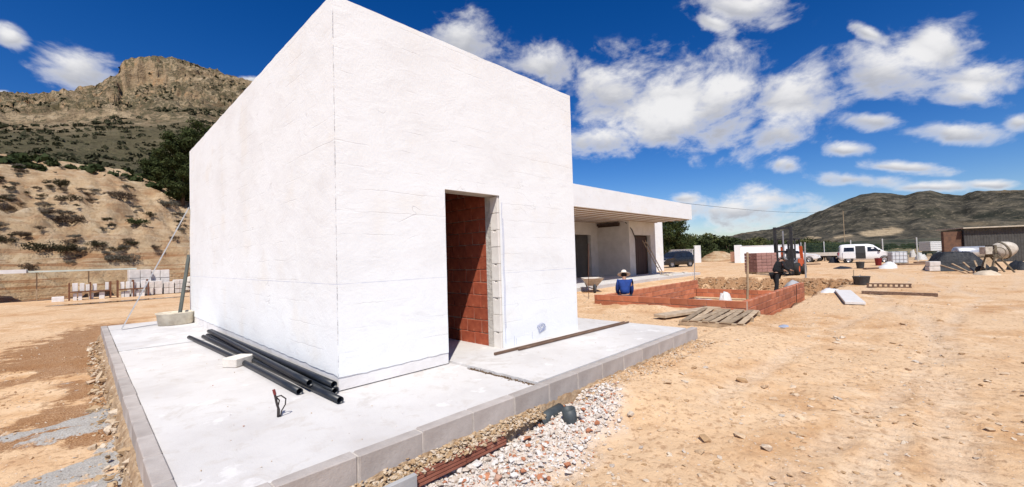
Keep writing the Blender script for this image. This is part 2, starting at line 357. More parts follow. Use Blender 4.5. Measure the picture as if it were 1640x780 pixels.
# ---- ochre embankment with eroded layers on the left
ex = np.arange(-70, 34, .3); ey = np.concatenate([np.arange(29.6, 36, .12), np.arange(36, 92, .4)])
EX, EY = np.meshgrid(ex, ey, indexing='ij')
base = 31.2 + 1.1*fbm(EX/6, 0*EX, 2, 3) - .03*np.clip(-EX-3, 0, 40)
s_ = EY - base
def bank_h(s):
    h = 1.9*sstep(s, 0, 1.6) + .55*sstep(s, 2.2, 3.4)
    return h + np.clip(s-1.6, 0, 27.5)*.395 - np.clip(s-30, 0, 60)*.03
crest = 1 - .33*sstep(EX, -1, 12) + .0*EX
hh = bank_h(s_ + .9*fbm(EX/1.3, EY/.8, 1, 3))*crest
steps = hh*1.7; hh2 = (np.floor(steps)+sstep(steps-np.floor(steps), .15, .6))/1.7                    # strata
lay = (1-sstep(s_, 3.5, 9)); hh = hh*(1-.9*lay)+hh2*.9*lay
gul = fbm(EX/3.2, EY/9., 4, 4, ridged=True); keep_ = 1-.75*sstep(s_, 15, 27)
hh = hh + sstep(s_, .5, 6)*keep_*(1.4*(gul-.35) + .6*fbm(EX/.9, EY/.9, 7, 4) + .5*(fbm(EX/1.6, EY/2.2, 9, 4, ridged=True)-.3)) + sstep(s_, 0, 1)*.10*fbm(EX/.3, EY/.3, 1, 3)
hh = np.where(s_ < 0, np.minimum(hh, 0)-.05, hh)
me = npmesh('embankment', np.stack([EX, EY, hh-.42], -1).reshape(-1, 3), grid_faces(len(ex), len(ey)))
om = bpy.data.materials.new('ochre_earth'); om.use_nodes = True; t = NT(om.node_tree); bs = om.node_tree.nodes['Principled BSDF']; v = t.n('TexCoord').outputs['Object']
mid = t.noise(v, .7, 8, .7); fin = t.noise(v, 6.5, 8, .75)
st = t.n('Mapping'); t.L(v, st.inputs[0]); st.inputs['Scale'].default_value = (.12, .12, 2.6); lay_ = t.noise(st.outputs[0], 1.6, 4, .6)
c = t.ramp(mid, [(.3, (.40, .235, .125)), (.45, (.52, .36, .21)), (.58, (.60, .455, .29)), (.78, (.64, .53, .38))])
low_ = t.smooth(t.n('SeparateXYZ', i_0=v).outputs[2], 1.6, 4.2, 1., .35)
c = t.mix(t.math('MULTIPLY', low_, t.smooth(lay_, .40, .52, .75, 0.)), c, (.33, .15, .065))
c = t.mix(t.smooth(fin, .36, .47, .7, 0), c, (.27, .175, .10))
t.L(c, bs.inputs['Base Color']); bs.inputs['Roughness'].default_value = .95; bs.inputs['Specular IOR Level'].default_value = .1
b1 = t.n('Bump'); b1.inputs['Strength'].default_value = 1; b1.inputs['Distance'].default_value = .25; t.L(fin, b1.inputs['Height']); t.L(b1.outputs[0], bs.inputs['Normal'])
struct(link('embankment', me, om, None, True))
def bank_z(x, y):
    i = int(np.clip(np.searchsorted(ex, x), 0, len(ex)-1)); j = int(np.clip(np.searchsorted(ey, y), 0, len(ey)-1)); return float(hh[i, j]-.42)

# ---- mountain behind it, on a ring of bearings round the site
az = np.radians(np.arange(38, 128, .14)); rad = np.concatenate([np.arange(82, 200, 3.), np.arange(200, 620, 4.), np.arange(620, 1300, 25.)])
AZ, RD = np.meshgrid(az, rad, indexing='ij'); MX = CAM[0]+RD*np.cos(AZ); MY = CAM[1]+RD*np.sin(AZ); dg = np.degrees(AZ)
ridge = np.interp(dg, [38,55,65,72,76.5,80.35,83.0,83.9,85.2,87.0,87.35,87.6,88.0,89.2,90.6,93,95.1,100,110,128], [-.5,12,17,20.2,20.7,21.1,21.4,21.3,21.0,20.1,19.6,18.8,18.6,17.3,16.5,15.6,15.2,15,13,9])
greenl = np.interp(dg, [38,70,82,89.3,95.1,128], [-1,14.5,15.3,13.9,12.4,9])
lo = np.interp(dg, [38,66,81,83,95,128], [-1.5,-1.5,-1.,7.5,9.0,7.])
el = np.where(RD < 210, lo+(greenl-lo)*sstep(RD, 78, 210), greenl+(ridge-greenl)*np.clip((RD-210)/300., 0, 1)**.9)
ridge = ridge + .28*fbm(dg*1.1, dg*0, 3, 4)*sstep(dg, 76, 79)
cl = sstep(dg, 79, 86)*(1-sstep(dg, 87.3, 87.7))
top_el = ridge - .12
el = np.where(RD >= 210, el*(1-cl)+cl*np.where(RD < 455, greenl+(ridge-3.1-greenl)*np.clip((RD-210)/245., 0, 1)**.95, ridge-3.1+3.1*sstep(RD, 455, 478)), el)
MZ = np.tan(np.radians(el))*RD
back = np.clip(RD-515, 0, 900); MZ = MZ - back*.62*(1+0*RD)
rough_ = sstep(RD, 200, 330)
rid = fbm(MX/55, MY/55, MZ/60, 5, ridged=True)
MZ = MZ + rough_*(10.5*(rid-.45)*(1-sstep(RD, 470, 500)*.75)) + (1-rough_)*1.6*fbm(MX/16, MY/16, 0, 4)
rock = rough_*fbm(MX/13, MY/13, MZ/9, 4, ridged=True)
MX2 = MX - np.cos(AZ)*rock*9*(RD < 520); MY2 = MY - np.sin(AZ)*rock*9*(RD < 520); MZ = MZ + 3.4*rock*(1-.45*sstep(RD, 470, 490)) + rough_*2.2*fbm(MX/6, MY/6, 5, 3)
me = npmesh('mountain', np.stack([MX2, MY2, MZ], -1).reshape(-1, 3), grid_faces(len(az), len(rad)))
vg = (1-sstep(RD + 40*fbm(MX/40, MY/40, 2, 3), 175, 255))*1.0; at = me.attributes.new('veg', 'FLOAT', 'POINT'); at.data.foreach_set('value', vg.astype(np.float32).ravel())
mm = bpy.data.materials.new('limestone_mountain'); mm.use_nodes = True; t = NT(mm.node_tree); bs = mm.node_tree.nodes['Principled BSDF']; v = t.n('TexCoord').outputs['Object']
n1 = t.noise(v, .012, 6, .62); n2 = t.noise(v, .07, 7, .68); n3 = t.noise(v, .35, 5, .7)
nrm = t.n('SeparateXYZ', i_0=t.n('NewGeometry').outputs['Normal']).outputs[2]
c = t.ramp(n2, [(.32, (.14, .098, .058)), (.46, (.275, .20, .12)), (.58, (.41, .31, .195)), (.7, (.50, .395, .265))])
c = t.mix(t.smooth(n1, .55, .66, 0, .55), c, (.40, .28, .15))
scr = t.math('MULTIPLY', t.smooth(t.math('ADD', n3, t.math('MULTIPLY', n1, .5)), .68, .80), t.smooth(nrm, .25, .6))
c = t.mix(t.math('MULTIPLY', scr, .75), c, (.07, .068, .036))
cliff = t.smooth(nrm, .38, .62, 1., 0.)
c = t.mix(t.math('MULTIPLY', cliff, .75), c, t.ramp(n2, [(.3, (.22, .14, .08)), (.52, (.40, .29, .18)), (.66, (.46, .25, .11))]))
c = t.mix(t.math('MULTIPLY', t.n('Attribute', attribute_name='veg').outputs['Fac'], .8), c, t.ramp(n3, [(.3, (.034, .036, .018)), (.5, (.072, .070, .036)), (.66, (.15, .125, .07)), (.8, (.25, .19, .11))]))
t.L(c, bs.inputs['Base Color']); bs.inputs['Roughness'].default_value = .95; bs.inputs['Specular IOR Level'].default_value = .1
b1 = t.n('Bump'); b1.inputs['Strength'].default_value = 1; b1.inputs['Distance'].default_value = 7; t.L(t.math('ADD', n2, t.math('MULTIPLY', n3, .35)), b1.inputs['Height']); t.L(b1.outputs[0], bs.inputs['Normal'])
struct(link('mountain', me, mm, None, True))
def mtn_z(a, r):
    i = int(np.clip(np.searchsorted(az, a), 0, len(az)-1)); j = int(np.clip(np.searchsorted(rad, r), 0, len(rad)-1)); return (float(MX2[i, j]), float(MY2[i, j]), float(MZ[i, j]))

# ---- far scrub-covered hills on the right
az2 = np.radians(np.arange(-60, 40, .16)); rad2 = np.concatenate([np.arange(420, 1000, 14.), np.arange(1000, 2050, 16.), np.arange(2050, 3600, 90.)])
A2, R2 = np.meshgrid(az2, rad2, indexing='ij'); d2 = np.degrees(A2)
rg = np.interp(d2, [-60,-40,-25,-15,-10,-7,-5.25,-4.2,-3.33,-2.2,-1.3,-.4,.48,1.5,2.81,3.9,4.85,6.5,8.18,10,11.8,14,18,24,40], [2.5,4,3.2,4.6,4.1,4.45,4.8,4.75,4.5,4.85,5.35,5.3,5.05,5.35,5.6,5.5,5.15,4.5,3.65,3.0,2.45,2.1,1.5,1.1,.8])
X2 = CAM[0]+R2*np.cos(A2); Y2 = CAM[1]+R2*np.sin(A2)
prof = sstep(R2, 420, 1750)*.75 + .25*np.clip((R2-420)/1330., 0, 1)**2
Z2 = np.tan(np.radians(rg))*R2*prof - np.clip(R2-1800, 0, 3000)*.22
rdg = fbm(X2/340, Y2/340, 0, 5, ridged=True)
Z2 = Z2 + (rdg-.4)*34*sstep(R2, 600, 1200)*(1-.85*sstep(R2, 1560, 1750)) + 3*fbm(X2/60, Y2/60, 1, 4)*sstep(R2, 450, 900) - 1.5
me = npmesh('hills', np.stack([X2, Y2, Z2], -1).reshape(-1, 3), grid_faces(len(az2), len(rad2)))
qy = np.zeros_like(Z2)
for (px, py, sx, sy) in ((1408,373,2.6,.36),(1428,369,1.5,.30),(1350,379,1.6,.14),(1300,381,1.5,.08)):
    dr = ray(px, py); a0 = math.degrees(math.atan2(dr[1], dr[0])); e0 = math.degrees(math.asin(dr[2])); E2 = np.degrees(np.arctan2(Z2-1.33, R2))
    qy = np.maximum(qy, 1-sstep(np.hypot((d2-a0)/sx*1.6, (E2-e0)/sy) + .3*fbm(X2/30, Y2/30, 3, 3), .8, 1.1))
at = me.attributes.new('quarry', 'FLOAT', 'POINT'); at.data.foreach_set('value', qy.astype(np.float32).ravel())
hm = bpy.data.materials.new('scrub_hill'); hm.use_nodes = True; t = NT(hm.node_tree); bs = hm.node_tree.nodes['Principled BSDF']; v = t.n('TexCoord').outputs['Object']
n1 = t.noise(v, .0042, 6, .6); n2 = t.noise(v, .03, 6, .68); n3 = t.noise(v, .12, 4, .7)
c = t.ramp(n2, [(.36, (.024, .023, .017)), (.5, (.062, .056, .041)), (.64, (.14, .118, .084))])
c = t.mix(t.smooth(n1, .53, .62, 0, .75), c, (.19, .145, .09))
c = t.mix(t.smooth(n1, .34, .46, .65, 0), c, (.022, .026, .018))
c = t.mix(t.smooth(n3, .56, .66, 0, .55), c, (.20, .165, .11))
wv = t.n('TexWave', wave_type='BANDS'); t.L(v, wv.inputs['Vector']); wv.inputs['Scale'].default_value = .035; wv.inputs['Distortion'].default_value = 3
c = t.mix(t.n('Attribute', attribute_name='quarry').outputs['Fac'], c, t.ramp(wv.outputs['Fac'], [(.35, (.24, .17, .095)), (.6, (.52, .41, .27))]))
t.L(c, bs.inputs['Base Color']); bs.inputs['Roughness'].default_value = .95; bs.inputs['Specular IOR Level'].default_value = .1
b1 = t.n('Bump'); b1.inputs['Strength'].default_value = .8; b1.inputs['Distance'].default_value = 9; t.L(t.math('ADD', n2, t.math('MULTIPLY', n3, .3)), b1.inputs['Height']); t.L(b1.outputs[0], bs.inputs['Normal'])
struct(link('hills', me, hm, None, True))

# ============================================================ white building
BW, BL, BH = 4.25, 8.51, 4.19
def plaster_material(name, line_z=None, lines=True):
    pm = bpy.data.materials.new(name); pm.use_nodes = True; t = NT(pm.node_tree); bs = pm.node_tree.nodes['Principled BSDF']
    v = t.n('TexCoord').outputs['Object']; xyz = t.n('SeparateXYZ', i_0=v)
    mp = t.n('Mapping'); t.L(v, mp.inputs[0]); mp.inputs['Scale'].default_value = (.8, .8, 1.3); sv = mp.outputs[0]
    n1 = t.noise(sv, .9, 5, .6); n2 = t.noise(sv, 3.2, 6, .7, .6); n3 = t.noise(v, 26, 5, .65); n4 = t.noise(v, 1.3, 3, .5)
    c = t.ramp(n1, [(.34, (.785, .79, .778)), (.5, (.826, .838, .83)), (.68, (.845, .862, .858))])
    c = t.mix(t.smooth(n2, .54, .68, 0, .26), c, (.68, .665, .645))
    c = t.mix(t.smooth(n4, .55, .72, 0, .34), c, (.79, .745, .66))
    c = t.mix(t.smooth(n3, .63, .72, 0, .3), c, (.62, .60, .59))
    # hairline cracks and trowel scars, most along block courses
    wz = t.math('ADD', xyz.outputs[2], t.math('MULTIPLY', t.math('SUBTRACT', n2, .5), .07))
    crs = t.math('ABSOLUTE', t.math('SUBTRACT', t.math('FRACT', t.math('DIVIDE', wz, .25)), .5))
    seg = t.smooth(n4, .47, .60)
    course = t.math('MULTIPLY', t.smooth(crs, 0, .035, 1, 0), seg)
    c = t.mix(t.math('MULTIPLY', course, .32), c, (.52, .51, .50))
    cr = t.math('MULTIPLY', t.smooth(t.math('ABSOLUTE', t.math('SUBTRACT', t.noise(v, 1.1, 3, .55, .8), .5)), 0, .004, 1, 0), t.smooth(n1, .54, .6))
    c = t.mix(t.math('MULTIPLY', cr, .3), c, (.42, .40, .39))
    if line_z is not None:
        ln = t.smooth(t.math('ABSOLUTE', t.math('SUBTRACT', xyz.outputs[2], line_z)), .002, .007, 1, 0)
        c = t.mix(t.math('MULTIPLY', ln, t.smooth(n2, .35, .6, .2, .6)), c, (.42, .45, .58))
        cor = t.smooth(t.math('ABSOLUTE', t.math('SUBTRACT', t.math('ADD', xyz.outputs[0], t.math('MULTIPLY', n3, .008)), .010)), .002, .007, 1, 0)   # grey bead showing at the corner
        cor = t.math('MULTIPLY', cor, t.smooth(xyz.outputs[1], .006, .012, 1, 0))
        c = t.mix(t.math('MULTIPLY', cor, t.smooth(t.noise(v, 3.5, 6, .8), .42, .60, 0, .85)), c, (.25, .24, .25))
    t.L(c, bs.inputs['Base Color']); bs.inputs['Roughness'].default_value = .92; bs.inputs['Specular IOR Level'].default_value = .15
    h = t.math('ADD', t.math('MULTIPLY', n2, 1.0), t.math('MULTIPLY', n3, .34)); h = t.math('SUBTRACT', h, t.math('MULTIPLY', course, .16)); h = t.math('SUBTRACT', h, t.math('MULTIPLY', cr, .3))
    b = t.n('Bump'); b.inputs['Strength'].default_value = .6; b.inputs['Distance'].default_value = .012; t.L(h, b.inputs['Height']); t.L(b.outputs[0], bs.inputs['Normal'])
    return pm
PL = plaster_material('white_plaster', 1.10)
PL2 = plaster_material('white_plaster_far')
SKIM = mat('skim_coat_base', (.80, .775, .75), (.70, .66, .63), .93, 3, bump=.4, bscale=18)
CONC_IN = mat('raw_block_inside', (.28, .17, .12), (.20, .11, .08), .95, 4, bump=.4)
bld = thing('white_building', 'tall white plastered box building with an open doorway, in the foreground', 'building')
def coat(name, o, ud, vd, nd, U0, U1, V0, V1, hole=None, thick=.006, step=.06, amp=.004, ragged=None, seed=0., cut=None):
    us = list(np.linspace(U0, U1, max(2, int((U1-U0)/step)))); vs = list(np.linspace(V0, V1, max(2, int((V1-V0)/step))))
    if hole:
        if cut: vs = [q for q in vs if abs(q-cut[1]) > .02]+[cut[1]]
        us = sorted([u for u in us if min(abs(u-hole[0]), abs(u-hole[1])) > .012]+[hole[0], hole[1]]); vs = sorted([q for q in vs if abs(q-hole[2]) > .012]+[hole[2]])
    us, vs = np.array(us), np.array(vs); Ug, Vg = np.meshgrid(us, vs, indexing='ij'); o, ud, vd, nd = map(np.array, (o, ud, vd, nd))
    dsp = amp*(fbm(Ug*1.1+seed, Vg*2.2, seed, 3) + .5*fbm(Ug*5, Vg*7, seed+3, 2)); Vp = Vg.copy()
    if ragged is not None:
        lo = (np.abs(Vg-(cut[1] if cut else V0)) < 1e-6) & ragged(Ug); Vp = np.where(lo, Vg + .022*fbm(Ug*5, 0*Ug, seed, 4), Vp)
    top = Vg > V1-1e-6; Vp = np.where(top, Vp + .014*fbm(Ug*3, 0*Ug, seed+5, 4), Vp)
    P = o + Ug[..., None]*ud + Vp[..., None]*vd + dsp[..., None]*nd; Bk = o + Ug[..., None]*ud + Vp[..., None]*vd - thick*nd
    nu, nv = len(us), len(vs); Vv = np.concatenate([P.reshape(-1, 3), Bk.reshape(-1, 3), P.reshape(-1, 3)]); N = nu*nv
    keep = np.ones((nu-1, nv-1), bool)
    if hole:
        uc = (us[:-1]+us[1:])/2; vc = (vs[:-1]+vs[1:])/2; keep &= ~((uc[:, None] > hole[0]) & (uc[:, None] < hole[1]) & (vc[None, :] < hole[2]))
    if cut: keep &= ~((((us[:-1]+us[1:])/2)[:, None] < cut[0]) & (((vs[:-1]+vs[1:])/2)[None, :] < cut[1]))
    idx = lambda i, j: i*nv+j; Fs = []; sm = []
    for i in range(nu-1):
        for j in range(nv-1):
            if not keep[i, j]: continue
            a, b, c_, d = idx(i, j), idx(i+1, j), idx(i+1, j+1), idx(i, j+1); Fs.append((a, b, c_, d)); sm.append(True)
            for (di, dj, p, q) in ((0, -1, a, b), (1, 0, b, c_), (0, 1, c_, d), (-1, 0, d, a)):
                ii, jj = i+di, j+dj
                if not (0 <= ii < nu-1 and 0 <= jj < nv-1 and keep[ii, jj]): Fs.append((p+2*N, p+N, q+N, q+2*N)); sm.append(False)
    o_ = link(name, npmesh(name, Vv, Fs), PL, bld, False); o_.data.polygons.foreach_set('use_smooth', sm); return o_
DX0, DX1, DH = 1.42, 2.375, 2.235
mb = MB(); mb.box((.008, .008, 0), (DX0, .2, BH-.02)); mb.box((DX1+.1, .008, 0), (BW-.004, .2, BH-.02)); mb.box((DX0, .008, DH), (DX1+.1, .2, BH-.02)); mb.build('front_wall', SKIM, bld)
MB().box((.008, .2, 0), (.2, BL-.01, BH-.02)).build('left_wall', SKIM, bld)
MB().box((BW-.2, .2, 0), (BW-.004, BL-.01, BH-.02)).build('right_wall', SKIM, bld); MB().box((.2, BL-.2, 0), (BW-.2, BL-.01, BH-.02)).build('back_wall', SKIM, bld)
MB().box((.2, .2, BH-.5), (BW-.2, BL-.2, BH-.25)).build('roof_slab', CONC_IN, bld)
coat('front_plaster', (0, 0, 0), (1, 0, 0), (0, 0, 1), (0, -1, 0), 0, BW, .012, BH, (DX0, DX1+.028, DH), ragged=lambda u: u < DX0-.05, seed=2., cut=(DX0, .135))
coat('side_plaster', (0, 0, 0), (0, 1, 0), (0, 0, 1), (-1, 0, 0), .001, BL, .15, BH, None, ragged=lambda u: u < 99, seed=4.)
coat('side_plaster', (BW, 0, 0), (0, 1, 0), (0, 0, 1), (1, 0, 0), .001, BL, .02, BH, None, step=.2, seed=6.)
# the parapet's top, and the doorway's lintel, jamb blocks and brick partition
MB().box((.003, .003, BH-.022), (BW-.003, .2, BH-.003)).box((.003, .202, BH-.022), (.2, BL-.01, BH-.003)).box((BW-.2, .202, BH-.022), (BW-.003, BL-.01, BH-.003)).build('coping', PL, bld)
MB().box((DX0-.1, .018, DH-.004), (DX1+.1, .24, DH+.12)).build('lintel', mat('lintel_concrete', (.46, .40, .33), (.38, .32, .26), .9, 8, bump=.3), bld)
def jamb_poly(notch):
    y0, y1, h = .018, .172, .241; p = [(y0, 0), (y1, 0), (y1, h)]
    if notch: p += [(.125, h), (.118, h-.028), (.102, h-.028), (.102, h-.012), (.086, h-.012), (.086, h-.028), (.068, h-.028), (.062, h)]
    return p + [(y0, h)]
JB = mat('cream_block', (.78, .74, .69), (.70, .65, .60), .92, 9, bump=.35, bscale=60, rnd=.05)
for k in range(9):
    o = MB().prism([(a, b) for a, b in jamb_poly(k in (0, 2, 3, 4, 6, 8) and k != 8)], 0, .1, 'x').build('jamb_block', JB, bld, bevel=.003); o.location = (DX1 + random.uniform(-.003, .003), 0, .002+k*.2478)
MB().box((DX1+.012, .022, 0), (DX1+.1, .19, DH)).build('mortar_bed', mat('grey_mortar', (.42, .38, .34), (.30, .27, .24), .95, 14, bump=.8, bscale=40), bld)
mo = MB().box((DX1+.004, .176, 0), (DX1+.12, .29, DH+.4)); mo.build('mortar_strip', mat('rough_mortar', (.60, .56, .51), (.44, .40, .36), .95, 10, bump=1., bscale=25, bdist=.03), bld)
BRK = mat('red_clay_brick', (.36, .085, .04), (.25, .05, .025), .85, 7, bump=.5, bscale=50, rnd=.14, c3=(.44, .17, .10))
bw = MB().box((DX1+.022, .3, 0), (DX1+.12, 3.6, 3.6)).build('brick_partition', mat('pale_mortar', (.38, .25, .19), (.28, .16, .11), .95, 12, bump=.6), bld)
for r_ in range(13):
    y = .285 - (.17 if r_ % 2 else 0.)
    while y < 2.3:
        y0, y1 = max(y, .285), y+.335
        if y1-y0 > .06: inst('brick', chamfer_mesh(.11, round(y1-y0-.010, 3), .182, .006, .005, r_ % 4), (DX1+.068+random.uniform(-.003, .003), (y0+y1)/2, .095+r_*.192), BRK, bw)
        y += .335
# pencil scribble by the right end of the facade
INK = mat('blue_pencil', (.20, .24, .42), (.3, .33, .5), .8)
sc = MB(); cx, cz = 3.25, .17
for k in range(5):
    pts = [(cx+.10*math.cos(a*1.0+k)*(.6+.1*k)+random.uniform(-.01, .01), -.009, cz+.055*math.sin(a*1.3+k*.7)+.01*k) for a in np.linspace(0, 5.2, 14)]; sc.tube(pts, .0022, 4)
sc.build('pencil_scribble', INK, bld)
vl = MB()
for (x, z0, z1) in ((2.44, .08, DH-.1), (2.46, .3, 1.9), (2.62, .02, .16), (2.66, .03, .12), (3.02, .05, .16)):
    vl.tube([(x+.006*math.sin(q*9), -.0085, q) for q in np.linspace(z0, z1, 12)], .0028 if x < 2.5 else .002, 4)
vl.build('pencil_line', INK, bld)

# ============================================================ concrete apron and kerb
CON = bpy.data.materials.new('apron_concrete'); CON.use_nodes = True; t = NT(CON.node_tree); bs = CON.node_tree.nodes['Principled BSDF']; v = t.n('TexCoord').outputs['Object']
n1 = t.noise(v, .8, 5, .6); n2 = t.noise(v, 5, 6, .68, .4); n3 = t.noise(v, 45, 4, .7)
c = t.ramp(n1, [(.3, (.46, .44, .43)), (.5, (.56, .545, .535)), (.72, (.62, .61, .60))]); c = t.mix(t.smooth(n2, .52, .68, 0, .6), c, (.47, .435, .40)); c = t.mix(t.smooth(n3, .62, .74, 0, .5), c, (.42, .40, .385))
c = t.mix(t.smooth(n2, .25, .40, .4, 0), c, (.70, .69, .68))
c = t.mix(t.smooth(t.noise(v, 1.6, 6, .7, .8), .56, .66, 0, .55), c, (.44, .405, .37)); c = t.mix(t.smooth(t.noise(v, 2.3, 5, .6), .60, .66, 0, .6), c, (.72, .71, .70))
oi = t.n('ObjectInfo'); c = t.mix(t.math('MULTIPLY', oi.outputs['Random'], .25), c, (.60, .54, .47))
t.L(c, bs.inputs['Base Color']); bs.inputs['Roughness'].default_value = .9; bs.inputs['Specular IOR Level'].default_value = .2
b = t.n('Bump'); b.inputs['Strength'].default_value = .6; b.inputs['Distance'].default_value = .008; t.L(t.math('ADD', n2, t.math('MULTIPLY', n3, .4)), b.inputs['Height']); t.L(b.outputs[0], bs.inputs['Normal'])
slab = bpy.data.objects.new('concrete_apron', None); COL.objects.link(slab); struct(slab)
def edge(p, q, amp, n=40, seed=0):
    p, q = np.array(p, float), np.array(q, float); d = q-p; nn = np.array([-d[1], d[0]])/np.linalg.norm(d); s = np.linspace(0, 1, n, endpoint=False)
    off = amp*fbm(s*np.linalg.norm(d)*6+seed, 0*s, seed, 4); return [tuple(p+d*a+nn*o_) for a, o_ in zip(s, off)]
def section(corners, amps, z1, z0=-.16, seed=0):
    poly = []
    for i in range(len(corners)): poly += edge(corners[i], corners[(i+1) % len(corners)], amps[i], 40 if amps[i] else 1, seed+i)
    me = MB().prism([(float(a), float(b_)) for a, b_ in poly], z0, z1).mesh('slab_section'); link('slab_section', me, CON, slab)
section([(-1.43, -1.43), (1.435, -1.43), (1.42, -.36), (1.47, -.30), (1.47, 4.98), (-1.43, 4.98)], [0, .028, 0, 0, .008, 0], -.012, seed=1)
section([(-1.43, 4.995), (1.47, 4.995), (1.47, 8.29), (-1.43, 8.29)], [.006, 0, .006, 0], 0.0, seed=9)
section([(-1.43, 8.305), (1.47, 8.305), (1.47, 9.30), (-1.43, 9.30)], [.004, 0, 0, 0], .003, seed=19)
section([(1.475, -1.43), (5.42, -1.43), (5.42, 9.30), (1.475, 9.30), (1.475, -.32), (1.485, -.40)], [0, 0, 0, 0, 0, .035], .014, seed=29)
MB().box((-1.42, -1.42, -.28), (5.4, 9.28, -.165)).build('sub_base', mat('dark_subbase', (.06, .04, .025), (.03, .02, .014), .95, 20, bump=1.), slab)
kerb = bpy.data.objects.new('kerb', None); COL.objects.link(kerb); struct(kerb)
KB = mat('kerb_concrete', (.44, .40, .37), (.33, .29, .265), .88, 4, bump=.45, bscale=45, rnd=.09, c3=(.52, .48, .45))
JM = mat('kerb_joint', (.55, .50, .45), (.42, .38, .34), .92, 20, bump=.4)
x = -1.545; k = 0
while x < 5.35:
    L_ = .503; inst('kerb_stone', chamfer_mesh(L_, .105, .215, .008, .003, k % 5), (x+L_/2, -1.4885+random.uniform(-.003, .003), -.1045+random.uniform(-.002, .003)), KB, kerb, (random.uniform(-.006, .006), 0, random.uniform(-.004, .004)))
    if k: MB().box((x-.013, -1.539, -.205), (x+.001, -1.445, -.004)).build('mortar_joint', JM, kerb)
    x += .515; k += 1
y = -1.43; k = 0
while y < 9.0:
    L_ = .503; inst('kerb_stone', chamfer_mesh(L_, .105, .215, .008, .003, k % 5), (-1.4885+random.uniform(-.003, .003), y+L_/2, -.1045+random.uniform(-.002, .003)), KB, kerb, (0, random.uniform(-.006, .006), math.pi/2+random.uniform(-.004, .004)))
    if k: MB().box((-1.539, y-.013, -.205), (-1.445, y+.001, -.004)).build('mortar_joint', JM, kerb)
    y += .515; k += 1
# rough footing that shows under the kerb
def footing(name, along, a0, a1, off0, depth, mt):
    s = np.arange(a0, a1, .03); q = np.linspace(0, 1, 9); Sg, Qg = np.meshgrid(s, q, indexing='ij')
    o_ = off0 + depth*Qg*(1+.7*fbm(Sg*2.2, Qg*0, 3, 4)) + .02*fbm(Sg*9, Qg*4, 5, 3); z = -.165 - .30*sstep(Qg, .25, 1.) + .035*fbm(Sg*8, Qg*5, 1, 4) - .03*Qg
    P = np.stack([Sg, -o_, z], -1) if along == 'x' else np.stack([-o_, Sg, z], -1)
    fcs = grid_faces(len(s), len(q)); o = link(name, npmesh(name, P.reshape(-1, 3), fcs), mt, kerb); return o
RUB = mat('rough_footing', (.46, .34, .22), (.28, .17, .09), .95, 9, bump=1., bscale=30, bdist=.02, c3=(.58, .52, .44))
footing('footing', 'y', -1.5, 9.3, 1.52, .13, RUB); footing('footing', 'x', -1.5, 5.4, 1.52, .10, RUB)

# ============================================================ canopy building behind
ann = thing('canopy_building', 'low white building with a deep flat canopy and dark doorways, right behind the box building', 'building')
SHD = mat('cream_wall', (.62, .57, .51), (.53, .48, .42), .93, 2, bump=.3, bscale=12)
MB().box((11, 6.5, 3.52), (27.06, 19, 4.53)).build('canopy', PL2, ann)
CB = mat('ceiling_board', (.34, .24, .165), (.25, .17, .11), .85, 5, rnd=.10, stretch=(.2, 3, 3))
k = 0; y = 6.56
while y < 11.4:
    inst('ceiling_joist', chamfer_mesh(15.8, .10, .05, .008), (19.05, y+.16, 3.497), CB, ann); y += .56
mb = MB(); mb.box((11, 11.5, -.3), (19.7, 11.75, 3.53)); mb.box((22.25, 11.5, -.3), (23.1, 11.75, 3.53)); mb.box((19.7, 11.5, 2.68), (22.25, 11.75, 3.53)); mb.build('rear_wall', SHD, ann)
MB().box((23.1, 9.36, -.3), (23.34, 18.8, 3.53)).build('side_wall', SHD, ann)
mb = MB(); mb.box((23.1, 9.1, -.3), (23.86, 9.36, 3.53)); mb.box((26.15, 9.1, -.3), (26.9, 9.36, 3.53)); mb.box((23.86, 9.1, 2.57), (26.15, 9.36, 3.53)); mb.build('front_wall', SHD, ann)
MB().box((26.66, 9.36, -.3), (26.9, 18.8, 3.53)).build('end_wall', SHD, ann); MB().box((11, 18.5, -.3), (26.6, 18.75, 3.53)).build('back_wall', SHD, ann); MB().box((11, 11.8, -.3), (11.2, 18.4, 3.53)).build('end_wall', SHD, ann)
MB().box((28.5, 11.85, -.4), (34.3, 17, 4.2)).build('rear_wing', PL2, ann)
BRD = mat('dark_brown_door', (.085, .048, .035), (.055, .03, .022), .7, 3, stretch=(4, 4, .5), bump=.2)
dr = MB().box((23.88, 9.42, -.18), (26.12, 9.47, 2.55)).build('door', BRD, ann)
for k in range(7): inst('door_plank', chamfer_mesh(.30, .02, 2.66, .004), (24.05+k*.318, 9.405, 1.17), BRD, dr)
STL = mat('rusty_steel', (.10, .062, .045), (.055, .035, .028), .75, 9, metal=.3, bump=.3)
MB().box((23.03, 9.75, 3.18), (23.09, 11.4, 3.26)).box((22.9, 9.75, 3.26), (23.09, 11.4, 3.42)).build('steel_bracket', STL, ann)
MB().tube([(23.05, 9.30, 3.4), (23.4, 9.04, 2.9), (23.9, 9.03, 2.2)], .03, 6).build('cable', mat('black_cable', (.02, .02, .02), None, .6), ann)
MB().box((25.9, 8.0, 0), (25.94, 8.04, .01)).build('switch_box', STL, ann).location = (.75, 1.05, .35)
af = struct(MB().box((11, 6.55, -.5), (28.3, 11.5, -.14)).build('annex_floor', CON))
